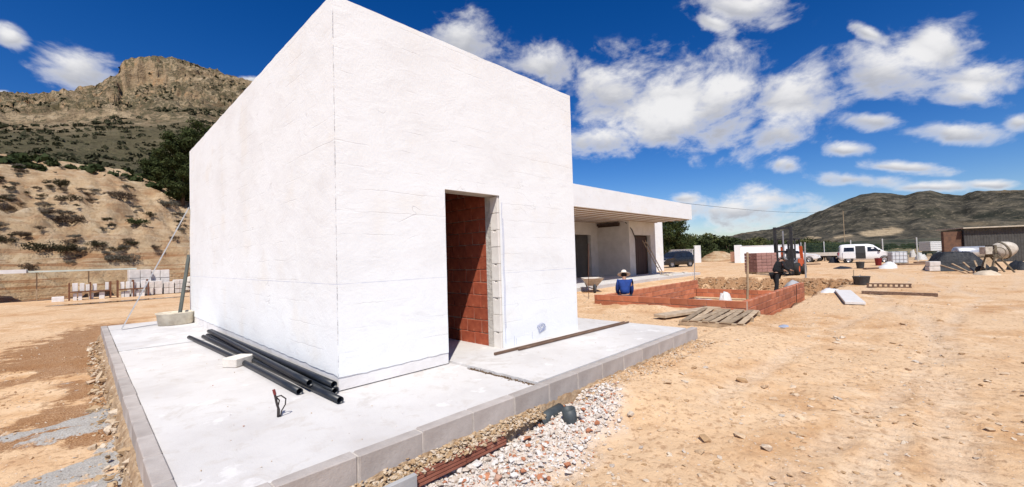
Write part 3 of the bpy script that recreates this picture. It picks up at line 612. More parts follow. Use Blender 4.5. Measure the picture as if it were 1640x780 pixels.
# ladder leaning at the second doorway
lad = thing('ladder', 'wooden ladder leaning in the brown doorway under the canopy', 'ladder', (0, 0, 0))
WD = mat('weathered_wood', (.42, .31, .20), (.27, .185, .11), .85, 4, bump=.35, bscale=30, stretch=(1, 1, 1), rnd=.12)
a0, a1 = Vector((25.6, 8.1, -.13)), Vector((25.0, 9.02, 2.2))
for s_x in (-.2, .2): MB().bar(a0+Vector((s_x, 0, 0)), a1+Vector((s_x, 0, 0)), .04, .06).build('rail', WD, lad)
for q in np.linspace(.08, .93, 8): p = a0.lerp(a1, q); MB().tube([p+Vector((-.2, 0, 0)), p+Vector((.2, 0, 0))], .018, 6).build('rung', WD, lad)
# loose boards and plaster debris on the canopy floor
for i, (x, y, L_, r_) in enumerate(((25.2, 7.4, 1.8, .3), (26.3, 7.6, 1.5, -.2), (27.4, 7.2, 1.4, .5), (24.3, 7.2, 1.2, .9))):
    tag(inst('board', chamfer_mesh(L_, .32, .05, .006), (x, y, -.112), mat('pale_board', (.62, .56, .48), (.5, .44, .36), .9, 6, rnd=.1), None, (0, 0, r_)),
        ['pale board lying at the foot of the leaning ladder', 'pale board lying nearest the front edge of the brown doorway', 'pale board lying furthest right on the canopy floor', 'pale board on the canopy floor nearest the man in blue'][i], 'board', 'loose boards under the canopy')

# ============================================================ brick foundation
fnd = thing('brick_foundation', 'low rectangular foundation of red hollow bricks around a shallow pit', 'foundation')
FB = mat('orange_brick', (.50, .185, .095), (.38, .12, .06), .88, 3, bump=.5, bscale=30, rnd=.22, c3=(.50, .29, .20))
FM = mat('foundation_mortar', (.54, .40, .31), (.44, .29, .21), .95, 9, bump=.5)
def brick_run(ax, a0, a1, fixed, ztop, courses, L=.5, H=.19, th=.14):
    lo, hi = ((a0, fixed+.016, ztop-courses*H), (a1, fixed+th-.016, ztop-.012)) if ax == 'x' else ((fixed+.016, a0, ztop-courses*H), (fixed+th-.016, a1, ztop-.012))
    wl = MB().box(lo, hi).build('wall_run', FM, fnd)
    for r_ in range(courses):
        p = a0 - (L/2 if r_ % 2 else 0)
        while p < a1-.03:
            s, e = max(p, a0), min(p+L, a1)
            if e-s > .05:
                l = round(e-s-.012, 3); z = ztop-H*(r_+.5); wob = random.uniform(-.006, .006)
                if ax == 'x': inst('brick', chamfer_mesh(l, th, H-.020, .006, .005, r_), ((s+e)/2, fixed+th/2+wob, z), FB, wl)
                else: inst('brick', chamfer_mesh(l, th, H-.020, .006, .005, r_), (fixed+th/2+wob, (s+e)/2, z), FB, wl, (0, 0, math.pi/2))
            p += L
brick_run('y', -1.14, 3.46, 10.1, .0, 2); brick_run('x', 10.26, 17.9, -1.14, .0, 4); brick_run('x', 10.26, 18.3, 3.05, .0, 4); brick_run('y', -.98, 3.03, 17.95, -.37, 2)
# stakes and rods round the pit
def stake(name, label, base, top, r, mt, cat='stake', group=None):
    b, tpt = Vector(base), Vector(top); mid = b.lerp(tpt, .5) + Vector((random.uniform(-.012, .012), random.uniform(-.012, .012), 0))
    o = MB().tube([b-Vector((0, 0, .2)), b, mid, tpt], [r, r, r*1.03, r*.93], 7).build(name, mt); return tag(o, label, cat, group)
ROD = mat('galvanised_rod', (.42, .42, .42), (.30, .29, .28), .6, 9, metal=.4); RUST = mat('rebar_rust', (.16, .075, .045), (.10, .045, .03), .85, 14, metal=.2)
def up(px, y0, y1, z=-.3, at=None):
    b = np.array(at) if at is not None else G(px, y1, z); d = ray(px, y0); tt = np.hypot(*(b[:2]-CAM[:2]))/np.hypot(*d[:2]); return tuple(b), tuple((CAM+d*tt))
stake('wooden_stake', 'upright rough wooden stake at the near right side of the brick foundation', *up(1197, 404, 482, -.3, on(1197, 483, 0, 12.4)), .035, WD)
stake('steel_rod', 'thin grey rod standing at the far left corner of the brick foundation', *up(1112, 394, 466, -.3, on(1112, 466, 0, 18.15)), .018, ROD)
stake('steel_post', 'tall pale post standing beyond the right end of the foundation', *up(1289, 388, 452, -.3, on(1291, 452, 0, 23.8)), .04, ROD)
stake('rebar', 'thin rusty rebar leaning on the outside of the foundation wall', *up(1276, 456, 494, -.3, on(1276, 492, 1, -1.2)), .014, RUST)
stake('rebar', 'thin rusty rebar upright beside the wheelbarrow', *up(943, 390, 478, -.3), .012, RUST)
stake('wooden_stake', 'short thin stake sticking out of the sand by the black bucket', *up(1367, 432, 456, -.3), .015, WD)
# white pallet cover and trowelled heaps inside the pit
def heap(name, label, cat, c, rx, ry, h, mt, seed, flat=.5, n=22):
    th = np.linspace(0, 2*np.pi, n, endpoint=False); V = [(0, 0, h)]; Fc = []
    rs = (.3, .6, .85, 1.0)
    for r_ in rs:
        for a in th:
            nz = 1+.28*float(fbm(math.cos(a)*1.7+seed, math.sin(a)*1.7, seed, 3)); V.append((r_*rx*nz*math.cos(a), r_*ry*nz*math.sin(a), h*(1-r_**(1/flat))*(1+.5*float(fbm(math.cos(a)*2*r_+seed, math.sin(a)*2*r_+5, seed, 3))) - (.04 if r_ == 1 else 0)))
    for k in range(n): Fc.append((0, 1+k, 1+(k+1) % n))
    for q in range(len(rs)-1):
        for k in range(n): Fc.append((1+q*n+k, 1+(q+1)*n+k, 1+(q+1)*n+(k+1) % n, 1+q*n+(k+1) % n))
    mb = MB(); mb.add(V, Fc); o = mb.build(name, mt, None, True); o.location = tuple(c); return tag(o, label, cat)
WP = mat('white_sheet', (.72, .70, .68), (.6, .58, .56), .6, 3, bump=.5, bscale=6, bdist=.05)
heap('cement_heap', 'flat white cement heap on the floor of the foundation pit', 'heap', (15.4, 2.0, -.85), 1.3, .7, .28, WP, 3)
heap('cement_bag', 'crumpled white bag standing inside the foundation pit', 'bag', (15.5, 1.05, -.85), .34, .26, .58, WP, 9, .3)
heap('rubble_heap', 'pale broken concrete heap at the far right end of the foundation', 'heap', (17.6, -2.0, -.42), 1.3, .45, .22, WP, 5)
heap('tarp_heap', 'small crumpled grey sheet on the bank beside the man in black', 'sheet', (21.2, -.2, -.5), .5, .4, .35, mat('grey_sheet', (.4, .4, .41), (.3, .3, .31), .7), 12)

# ============================================================ things on the apron
BPE = mat('black_pe_pipe', (.018, .022, .028), (.012, .014, .018), .42, 8, spec=.5)
def sag(p, q, z0, n=8, bow=0.): return [(p[0]+(q[0]-p[0])*s+bow*math.sin(math.pi*s), p[1]+(q[1]-p[1])*s, z0 if not hasattr(z0, '__len__') else z0[0]+(z0[1]-z0[0])*s) for s in np.linspace(0, 1, n)]
g0 = G(545, 640, .03); g1 = G(480, 626, .03); r = .035
PIPES = [((-.055, -.03), (-.115, 5.45), .10+.0, 'black plastic pipe lying against the wall, on top of the bundle', 0), ((-.05, -.045), (-.10, 5.3), .036, 'black plastic pipe tight in the corner between slab and wall', 0),
 ((-.135, .07), (-.19, 5.35), .036, 'black plastic pipe in the middle of the bundle, short of the building corner', .02), ((-.20, .22), (-.16, 5.4), .104, 'black plastic pipe stacked on the bundle, ending before the corner', .0),
 ((g0[0], g0[1]), (-.27, 5.25), .036, 'black plastic pipe reaching furthest towards the camera past the corner', -.0), ((g1[0], g1[1]), (-.46, 5.4), .036, 'black plastic pipe on the outside of the bundle, splayed away at its far end', .03)]
for (a, b_, z, lb, bow) in PIPES:
    o = MB().pipe(sag(a, b_, z-.012, 12, bow), r, .0045, 16).build('black_pipe', BPE, None, True); tag(o, lb, 'pipe', 'black pipes along the wall')
c = G(378, 588, -.012)
tag(inst('stone_block', chamfer_mesh(.30, .22, .12, .012, .004), (c[0]+.05, c[1]+.1, .05), mat('white_stone_block', (.70, .66, .60), (.58, .52, .46), .92, 7, bump=.5), None, (0, 0, .55)), 'rough white block lying beside the black pipes', 'block')
c = G(446, 668, -.012); cs = thing('cable_stub', 'twisted dark cable ends sticking up out of the concrete slab', 'cable', (c[0], c[1], -.012))
CBK = mat('cable_sheath', (.035, .03, .03), (.06, .045, .04), .6); CRD = mat('red_tape', (.25, .05, .045), None, .6)
MB().tube([(0, 0, -.02), (.004, .0, .06), (-.012, .0, .12), (-.022, .008, .19), (-.03, .01, .23)], .010, 7).build('cable', CBK, cs, True)
MB().tube([(.012, -.004, -.02), (.022, -.01, .05), (.05, -.02, .10), (.055, -.02, .15), (.02, -.01, .185), (-.015, .0, .18)], .006, 6).build('cable', CBK, cs, True)
MB().tube([(-.006, .008, -.02), (.0, .016, .08), (.012, .01, .14), (-.01, .01, .17)], .006, 6).build('cable', CBK, cs, True); MB().tube([(-.023, .008, .20), (-.033, .01, .245)], .012, 7).build('tape', CRD, cs)
# mortar tub with a dark pole in it, and the long aluminium straightedge
c = G(287, 519, 0); tb = thing('mortar_tub', 'cream oval mortar tub on the slab beside the wall', 'tub', (c[0]-.05, c[1]+.05, .003))
TUB = mat('cream_plastic', (.66, .60, .48), (.50, .43, .33), .6, 8, bump=.2)
MB().lathe([(.0, .012), (.30, .0), (.33, .01), (.355, .24), (.385, .27), (.38, .285), (.355, .28), (.335, .25), (.31, .03), (.0, .025)], 28, sq=(1.0, .8)).build('tub_wall', TUB, tb, True)
MB().lathe([(.0, .20), (.2, .21), (.335, .205)], 24, sq=(.99, .79)).build('mortar', mat('dry_mortar', (.5, .46, .4), None, .95, 9, bump=1., bscale=14), tb)
p0 = Vector((c[0]+.02, c[1]+.05, .24)); p1 = Vector(on(301, 418, 0, -.035)); d = (p1-p0)
tag(MB().bar(p0, p0+d*1.12, .06, .06).build('dark_pole', mat('dark_bar', (.075, .085, .075), (.05, .055, .05), .6)), 'dark bar standing in the cream tub and leaning on the wall', 'pole')
p0 = Vector(G(195, 527, .02)); p1 = Vector((-.03, 8.44, 2.78))
tag(MB().bar(p0, p1, .09, .022, (1, 0, .2)).build('straightedge', mat('aluminium', (.50, .50, .50), (.40, .40, .40), .5, 14, metal=.45)), 'long aluminium straightedge leaning against the far end of the white wall', 'straightedge')
# two rusty bars lying on the slab in front of the facade
a, b_ = G(792, 567, .035), G(1000, 516, .035)
OLD = mat('old_timber', (.20, .125, .085), (.10, .06, .042), .9, 10, bump=.7, bscale=40, stretch=(.4, 2, 2), c3=(.34, .25, .19))
tag(MB().bar(a, b_, .035, .035).build('timber_batten', OLD, bevel=.004), 'long brown batten lying on the slab nearest the facade', 'batten', 'battens on the slab')
d = np.array(b_)-np.array(a); nrm2 = np.array([d[1], -d[0], 0])/np.linalg.norm(d)
tag(MB().bar(np.array(a)+d*.12+nrm2*.06, np.array(b_)+d*.02+nrm2*.05, .025, .028).build('timber_batten', OLD, bevel=.003), 'thinner brown batten lying just outside the longer one', 'batten', 'battens on the slab')
# grooved hollow bricks, plate and drain pipes under the kerb
def grooved(x0, x1, y, z0, z1, label):
    pr = [(y+.09, z0), (y+.09, z1), (y, z1)]; n = 4; h = (z1-z0)/n
    for k in range(n): zt = z1-k*h; pr += [(y, zt-h*.72), (y+.012, zt-h*.74), (y+.012, zt-h*.98)] + ([(y, zt-h)] if k < n-1 else [])
    o = MB().prism(pr, x0, x1, 'x').build('hollow_brick', mat('dusty_hollow_brick', (.33, .125, .08), (.24, .08, .05), .92, 5, bump=.6, bscale=30, c3=(.46, .30, .22)), None); return tag(o, label, 'brick', 'grooved bricks under the kerb')
grooved(-.15, .335, -1.645, -.345, -.232, 'grooved red hollow brick below the kerb, nearest the camera'); grooved(.345, .80, -1.64, -.345, -.228, 'grooved red hollow brick below the kerb, further along by the gravel')
tag(MB().box((-.64, -1.70, -.36), (-.162, -1.66, -.205)).build('concrete_plate', mat('grey_plate', (.40, .40, .40), (.32, .32, .32), .85, 6, bump=.3), bevel=.004), 'flat grey concrete plate set on edge beside the red hollow brick', 'plate')
DR = mat('grey_drain_pipe', (.06, .072, .078), (.04, .048, .052), .55, 9, spec=.4)
c = G(913, 681, -.33)
tag(MB().pipe([(c[0], c[1], -.45), (c[0]+.005, c[1], -.26), (c[0]-.008, c[1]+.01, -.17)], .068, .006, 22).build('drain_pipe', DR, None, True), 'dark grey drain pipe stub standing up out of the gravel', 'pipe')
tag(MB().pipe([(1.30, -1.595, -.315), (1.45, -1.59, -.295), (1.66, -1.585, -.285)], .065, .006, 20).build('drain_pipe', DR, None, True), 'dark drain pipe lying in the gravel close under the kerb', 'pipe')

# ============================================================ boards, pallets and buckets on the sand
def slat_pallet(name, label, loc, rz, L, Wd, slats, mt, tilt=0., group=None):
    pt = thing(name, label, 'pallet', loc, rz, group); pt.rotation_euler = (tilt, 0, rz)
    for k in range(slats): inst('slat', chamfer_mesh(L, Wd/slats*.72, .022, .003, .004, k % 3), (0, -Wd/2+(k+.5)*Wd/slats, .122), mt, pt, (random.uniform(-.03, .03), 0, random.uniform(-.05, .05)))
    for x in (-L/2+.06, 0, L/2-.06): inst('bearer', chamfer_mesh(.09, Wd, .09, .004), (x, 0, .065), mt, pt)
    for x in (-L/2+.06, 0, L/2-.06): inst('foot_board', chamfer_mesh(.1, Wd, .02, .003), (x, 0, .012), mt, pt)
    return pt
def gpt(px, py, z=-.3):
    c = G(px, py, z); c[2] = float(gz(c[0], c[1])); return c
c = gpt(1160, 515); PW = mat('grey_pallet_wood', (.44, .34, .23), (.25, .175, .11), .9, 5, bump=.5, rnd=.28)
slat_pallet('pallet', 'weathered slatted pallet lying on the sand near the apron corner', (c[0]+.15, c[1]+.1, c[2]), math.atan2(1.1, 1.0)-.72, 2.3, 1.3, 8, PW)
a, b_ = gpt(1056, 512), gpt(1208, 488)
zt_ = max(float(gz(a[0]*(1-q)+b_[0]*q, a[1]*(1-q)+b_[1]*q)) for q in np.linspace(0, 1, 9))
tag(MB().bar((a[0], a[1], zt_+.06), (b_[0], b_[1], zt_+.06), .34, .07).build('scaffold_board', mat('scaffold_wood', (.50, .40, .29), (.36, .27, .18), .88, 5, bump=.4), bevel=.005), 'long pale scaffold board laid across the pallet', 'board')
a, b_ = gpt(1350, 469), gpt(1370, 489)
tag(MB().bar((a[0], a[1], a[2]+.06), (b_[0], b_[1], b_[2]+.06), .45, .07).build('white_plank', mat('white_plank', (.66, .64, .62), (.55, .52, .49), .85, 5, bump=.3), bevel=.006), 'short wide white plank lying on the sand right of the foundation', 'plank')
a, b_ = gpt(1380, 471), gpt(1502, 474)
tag(MB().bar((a[0], a[1], a[2]+.05), (b_[0], b_[1], b_[2]+.05), .12, .10).build('long_beam', OLD, bevel=.005), 'long dark brown timber lying flat on the sand', 'timber')
a, b_ = gpt(1388, 460), gpt(1460, 461)
fr = thing('crate_frame', 'long low brown wooden frame with square openings behind the black bucket', 'frame', ((a[0]+b_[0])/2, (a[1]+b_[1])/2, min(a[2], b_[2])), math.atan2(b_[1]-a[1], b_[0]-a[0])); L_ = float(np.hypot(*(b_[:2]-a[:2])))
for z in (.02, .15): MB().box((-L_/2, -.06, z-.02), (L_/2, .06, z+.02)).build('rail', OLD, fr)
for q in np.linspace(-L_/2+.04, L_/2-.04, 9): MB().box((q-.03, -.055, .04), (q+.03, .055, .13)).build('upright', OLD, fr)
def bucket(label, loc, r, h, mt, cat='bucket'):
    bk = thing('bucket', label, cat, loc); MB().lathe([(0, .01), (r*.78, 0), (r*.8, .02), (r, h-.02), (r*1.06, h), (r*1.03, h+.008), (r*.95, h-.01), (r*.76, .03), (0, .03)], 20).build('tub_wall', mt, bk, True)
    MB().tube([(r*math.cos(a_), .12*r, h-.01+.28*r*math.sin(a_)) for a_ in np.linspace(0, math.pi, 9)], .008, 5).build('handle', ROD, bk); return bk
BB = mat('black_rubber', (.045, .048, .052), (.07, .07, .072), .7, 9, bump=.2)
c = gpt(1380, 456); bucket('black rubber bucket standing on the sand right of the foundation', c, .30, .36, BB)
c = gpt(1255, 524); heap('plastic_sheet', 'scrap of blue grey plastic sheet pressed into the sand', 'sheet', c, .22, .09, .03, mat('blue_sheet', (.36, .40, .50), (.28, .30, .36), .5), 31)
# wheelbarrow left of the man in blue
c = gpt(945, 468); wb = thing('wheelbarrow', 'tipped pale wheelbarrow with a deep tray beside the canopy building', 'wheelbarrow', (c[0]+.2, c[1], c[2]), .75)
TRY = mat('dusty_tray', (.58, .53, .47), (.42, .36, .30), .8, 6, bump=.3)
tp = [(-.55, -.42, .62), (.55, -.42, .62), (.55, .42, .62), (-.55, .42, .62)]; bt = [(-.2, -.2, .28), (.28, -.2, .26), (.28, .2, .26), (-.2, .2, .28)]
ti = [(x*.95, y_*.94, z) for x, y_, z in tp]; bi = [(x*.95, y_*.94, z+.02) for x, y_, z in bt]
mb = MB(); mb.add(tp+bt+ti+bi, [(4, 5, 6, 7)]+[(i, (i+1) % 4, 4+(i+1) % 4, 4+i) for i in range(4)]+[(8+i, 8+(i+1) % 4, 12+(i+1) % 4, 12+i) for i in range(4)]+[(12, 13, 14, 15)]+[(i, (i+1) % 4, 8+(i+1) % 4, 8+i) for i in range(4)]); mb.build('tray', TRY, wb)
for s_y in (-1, 1):
    MB().tube([(.85, s_y*.28, .55), (.2, s_y*.22, .24), (-.55, s_y*.06, .18)], .02, 7).build('handle', STL, wb); MB().bar((.32, s_y*.2, .26), (.42, s_y*.24, .0), .035, .035).build('leg', TRY, wb)
wh = MB().lathe([(.10, -.03), (.16, -.045), (.19, -.02), (.19, .02), (.16, .045), (.10, .03), (.10, -.03)], 18, (-.55, 0, .19), 'y').build('wheel', BB, wb, True)
MB().lathe([(0, -.02), (.10, -.02), (.10, .02), (0, .02)], 12, (-.55, 0, .19), 'y').build('rim', STL, wh)

# ============================================================ vegetation
LEAF = {}
def leafmat(name, a, b, c3=None):
    if name in LEAF: return LEAF[name]
    mt = bpy.data.materials.new(name); mt.use_nodes = True; t = NT(mt.node_tree); bs = mt.node_tree.nodes['Principled BSDF']
    rnd_ = t.n('NewGeometry').outputs['Random Per Island']; oi = t.n('ObjectInfo').outputs['Random']
    c = t.mix(rnd_, a, b); c = t.mix(t.math('MULTIPLY', oi, .5), c, c3 or b)
    t.L(c, bs.inputs['Base Color']); bs.inputs['Roughness'].default_value = .8; bs.inputs['Specular IOR Level'].default_value = .15
    tr = t.n('BsdfTranslucent'); t.L(c, tr.inputs[0]); ms = t.n('MixShader'); ms.inputs[0].default_value = .18
    t.L(bs.outputs[0], ms.inputs[1]); t.L(tr.outputs[0], ms.inputs[2]); t.L(ms.outputs[0], mt.node_tree.nodes['Material Output'].inputs[0])
    LEAF[name] = mt; return mt
def leaves(clumps, n, size, seed, asp=.5):                 # clumps: (centre, radius vec); leaf quads on and in each clump
    r = np.random.default_rng(seed); C = np.array([c for c, _ in clumps]); Rr = np.array([q for _, q in clumps])
    wts = np.prod(Rr, 1)**.6; i = r.choice(len(C), n, p=wts/wts.sum())
    d = r.normal(size=(n, 3)); d /= np.linalg.norm(d, axis=1)[:, None]; rad_ = r.uniform(.45, 1.05, (n, 1))
    P = C[i] + d*Rr[i]*rad_; nn = d + r.normal(size=(n, 3))*.6; nn /= np.linalg.norm(nn, axis=1)[:, None]
    u = np.cross(nn, r.normal(size=(n, 3))); u /= np.linalg.norm(u, axis=1)[:, None]; vv = np.cross(nn, u); s = size*r.uniform(.6, 1.4, (n, 1))
    V = np.stack([P-u*s, P-vv*s*asp, P+u*s, P+vv*s*asp], 1).reshape(-1, 3); return V, np.arange(n*4).reshape(-1, 4)
BARK = mat('bark', (.13, .085, .055), (.075, .05, .035), .95, 8, bump=.8, stretch=(3, 3, .6))
def shrub_meshes(seed, n=420, size=.05, spread=1., hgt=.75):
    r = random.Random(seed); cl = []
    for k in range(13):
        a = r.uniform(0, 6.28); q = r.uniform(.1, .75)*spread; cl.append(((q*math.cos(a), q*math.sin(a), hgt*(.10+.55*r.random()*(1.1-q*.7))), (r.uniform(.20, .36), r.uniform(.20, .36), r.uniform(.18, .32))))
    lv = npmesh('foliage', *leaves(cl, n, size, seed)); mb = MB()
    for k in range(9):
        c = Vector(cl[k][0]); mb.tube([(0, 0, -.15), (c.x*.45, c.y*.45, c.z*.5), tuple(c)], [.022, .014, .006], 4)
    return lv, mb.mesh('stems')
SHB = [shrub_meshes(100+i, n=[900, 760, 640, 820][i], size=[.06, .055, .065, .055][i]) for i in range(4)]
LM = {'dark': leafmat('shrub_dark', (.030, .030, .014), (.062, .052, .026), (.05, .04, .022)), 'brown': leafmat('shrub_brown', (.07, .05, .032), (.13, .095, .06), (.10, .07, .05)),
      'grey': leafmat('shrub_grey', (.10, .095, .075), (.19, .17, .13), (.13, .12, .09)), 'green': leafmat('shrub_green', (.025, .040, .014), (.055, .07, .024), (.05, .06, .02))}
_sm = {}
def shrub(loc, s, kind, label, group=None, sz=1., proto=None, name='shrub', cat='shrub'):
    p = random.randrange(4) if proto is None else proto
    if (p, kind) not in _sm: m1 = SHB[p][0].copy(); m1.materials.clear(); m1.materials.append(LM[kind]); _sm[(p, kind)] = m1
    st = SHB[p][1]
    if not st.materials: st.materials.append(BARK)
    o = thing(name, label, cat, loc, random.uniform(0, 6.28), group); o.scale = (s, s*random.uniform(.8, 1.1), s*sz)
    inst('foliage', _sm[(p, kind)], (0, 0, 0), None, o); inst('stems', st, (0, 0, 0), None, o); return o
def bank_hit(px, py):                                      # where the pixel's ray meets the embankment
    d = ray(px, py); t0 = (30-CAM[1])/d[1]
    for q in np.arange(t0, t0*2.8, .12):
        P = CAM+d*q
        if P[1] > 29.8 and P[2] <= bank_z(P[0], P[1])+.02: return P
    return None
big_sh = [(95,292,34,'dark','large dark rounded shrub high on the ochre slope, left of the middle'),(115,345,36,'brown','wide brown shrub in the middle of the ochre slope'),(218,352,32,'green','darkest green round bush on the slope left of the white wall'),
 (62,388,44,'dark','broad dark bush low on the slope, above the long pale panel'),(105,392,40,'dark','dark bush low on the slope, right of the broadest one'),(208,410,30,'grey','grey feathery bush on the layered bank above the white stacks'),
 (12,330,26,'brown','brown shrub at the far left edge of the slope'),(190,308,34,'brown','spreading brown shrub near the right end of the slope'),(112,312,30,'dark','dark shrub just below the top of the slope'),(45,425,26,'brown','dry brown bush directly above the long pale panel'),
 (8,380,26,'dark','dark bush at the left picture edge, low on the slope'),(268,320,26,'grey','grey shrub close under the pine trees'),(205,265,24,'brown','brown shrub on the crest of the ochre slope'),(137,240,30,'green','rounded green tree-like bush on the crest behind the slope'),
 (80,245,18,'green','small green bush on the crest, left of the rounded one'),(40,243,22,'dark','low dark bush on the crest at far left'),(240,345,20,'dark','small dark bush beside the darkest green one'),(155,385,26,'dark','dark bush trailing right of the broad low bushes')]
for (px, py, w_, kd, lb) in big_sh:
    P = bank_hit(px, py+w_*.28)
    if P is None: P = CAM + ray(px, py+8)*68/np.hypot(*ray(px, py)[:2]); P[2] = bank_z(P[0], min(P[1], 90))
    dep = (P-CAM)@FW; s = w_*dep/FPX*.62; shrub((P[0], P[1], bank_z(P[0], P[1])-.05), s, kd, lb, 'shrubs on the ochre slope', .95)
r_ = random.Random(5); cnt = 0
while cnt < 120:
    px, py = r_.uniform(-25, 300), r_.uniform(252, 425)
    if float(fbm(px/55., py/30., 2.5, 2)) < -.02+.12*r_.random(): continue
    P = bank_hit(px, py)
    if P is None: continue
    kd = r_.choice(['brown', 'grey', 'brown', 'dark', 'grey']); s = r_.uniform(.22, .62)
    where = ('high on' if py < 300 else 'halfway up' if py < 365 else 'low on') + ' the ochre slope, ' + ('near the left picture edge' if px < 60 else 'left of centre' if px < 130 else 'right of centre' if px < 215 else 'close to the white building')
    shrub((P[0], P[1], bank_z(P[0], P[1])-.04), s, kd, {'brown': 'small brown shrub ', 'grey': 'small grey shrub ', 'dark': 'small dark shrub '}[kd] + where, {'brown': 'small brown slope shrubs', 'grey': 'small grey slope shrubs', 'dark': 'small dark slope shrubs'}[kd], .8); cnt += 1
# crest scrub and mountain scrub as one mass
def scatter_blobs(name, pts, sizes, mt, label, cat, nl=26):
    r = np.random.default_rng(8); n = len(pts); P = np.repeat(np.array(pts), nl, 0); sz = np.repeat(np.array(sizes), nl)[:, None]; N = n*nl
    d = r.normal(size=(N, 3)); d /= np.linalg.norm(d, axis=1)[:, None]; d[:, 2] = np.abs(d[:, 2]); c = P + d*sz*r.uniform(.5, 1, (N, 1))*np.array([1, 1, .75])
    nn = d + r.normal(size=(N, 3))*.5; nn /= np.linalg.norm(nn, axis=1)[:, None]; u = np.cross(nn, r.normal(size=(N, 3))); u /= np.linalg.norm(u, axis=1)[:, None]; vv = np.cross(nn, u); s = sz*.42*r.uniform(.6, 1.4, (N, 1))
    V = np.stack([c-u*s, c-vv*s*.7, c+u*s, c+vv*s*.7], 1).reshape(-1, 3); return stuff(link(name, npmesh(name, V, np.arange(N*4).reshape(-1, 4)), mt), label, cat)
pts, szs = [], []
for _ in range(5200):
    a_ = math.radians(random.uniform(72, 104)); q = random.uniform(85, 500); P = mtn_z(a_, q)
    nz = float(fbm(P[0]/30, P[1]/30, 2.2, 2))
    if q <= 215 and random.random() < .35: continue
    if q > 215 and nz < .06+.25*random.random(): continue
    pts.append(P); szs.append(random.uniform(.5, 1.5)*(1.0 if q < 215 else 1.25))
scatter_blobs('mountain_scrub', pts, szs, leafmat('mountain_scrub', (.028, .032, .014), (.065, .062, .03), (.04, .04, .02)), 'dark green scrub dotted over the rocky mountain side', 'scrub', 12)
pts, szs = [], []
for _ in range(420):
    x = random.uniform(-18, 14); y = random.uniform(55, 88); pts.append((x, y, bank_z(x, y)-.1)); szs.append(random.uniform(.25, .8))
scatter_blobs('crest_scrub', pts, szs, LM['green'], 'low green scrub along the top of the ochre slope', 'scrub', 60)
# pines
def pine(name, label, loc, h, cr, seed, mtl, n=5200, lf=.11, group=None, low=.25):
    r = random.Random(seed); o = thing(name, label, 'tree', loc, 0, group); mb = MB(); cl = []
    path = [(0, 0, -.4), (.02*h, .01*h, h*.3), (-.01*h, .02*h, h*.62), (.01*h, 0, h*.93)]; mb.tube(path, [h*.028, h*.022, h*.015, h*.004], 8)
    for k in range(26):
        f = low + (.97-low)*(k+.5)/26; a_ = k*2.4+r.uniform(-.4, .4); L = cr*(1.05-abs(f-.5)*1.05)*r.uniform(.65, 1.1); e = Vector((L*math.cos(a_), L*math.sin(a_), h*f+L*.18)); b_ = Vector((0, 0, h*(f-.08)))
        mb.tube([tuple(b_), tuple(b_.lerp(e, .55)+Vector((0, 0, -.03*h))), tuple(e)], [h*.008, h*.005, h*.002], 5)
        for q in (.55, .82, 1.02): c = b_.lerp(e, q); s = cr*r.uniform(.24, .40); cl.append(((c.x+r.uniform(-.1, .1)*cr, c.y+r.uniform(-.1, .1)*cr, c.z+.04*h), (s, s, s*.72)))
    mb.build('trunk', BARK, o, True); link('crown', npmesh('crown', *leaves(cl, n, lf, seed, .32)), mtl, o); return o
PN = leafmat('pine_needles', (.018, .032, .010), (.075, .088, .026), (.04, .05, .016))
for (px, py, dep_y, h, cr, lb) in ((292,312,52,7.0,2.3,'tall dark pine standing at the left corner of the white building'),(330,300,56,9.8,2.7,'tallest dark pine rising over the left wall of the white building'),(262,268,62,4.0,1.9,'small bushy pine at the left edge of the pine clump')):
    P = on(px, py, 1, dep_y); pine('pine_tree', lb, (P[0], P[1], bank_z(P[0], P[1])-.1), h, cr, int(px), PN, 15000, .17, 'pines behind the white building', .08)

# tree line beyond the yard on the right
TR = [pine_ for pine_ in ()]
def bushy(seed, n=1500):
    r = random.Random(seed); cl = [((r.uniform(-.75, .75), r.uniform(-.75, .75), r.uniform(.35, 1.45)*(1-.0)), (r.uniform(.28, .5), r.uniform(.28, .5), r.uniform(.22, .38))) for _ in range(16)]
    mb = MB(); mb.tube([(0, 0, -.2), (.03, .02, .5), (0, .03, 1.1)], [.07, .05, .02], 6)
    for c, _ in cl[:8]: mb.tube([(0, 0, .35), tuple(c)], [.03, .01], 4)
    return npmesh('crown', *leaves(cl, n, .085, seed, .55)), mb.mesh('trunk')
BT = [bushy(40+i) for i in range(4)]
TM = [leafmat('tree_green_a', (.036, .052, .018), (.10, .115, .036)), leafmat('tree_green_b', (.05, .06, .022), (.13, .125, .045)), leafmat('tree_green_c', (.026, .038, .016), (.065, .078, .028))]
_tm = {}
def far_tree(loc, s, sz, label, group=None, m_=None):
    p = random.randrange(4); q = random.randrange(3) if m_ is None else m_
    if (p, q) not in _tm: cm = BT[p][0].copy(); cm.materials.append(TM[q]); _tm[(p, q)] = cm
    if not BT[p][1].materials: BT[p][1].materials.append(BARK)
    o = thing('tree', label, 'tree', loc, random.uniform(0, 6), group); o.scale = (s, s, s*sz); inst('crown', _tm[(p, q)], (0, 0, 0), None, o); inst('trunk', BT[p][1], (0, 0, 0), None, o); return o
P = D(1074, 405, 66); pine('pine_tree', 'dark pine directly behind the right end of the white canopy', (P[0], P[1], -.3), 6.6, 2.8, 77, PN, 9000, .20, None, .12)
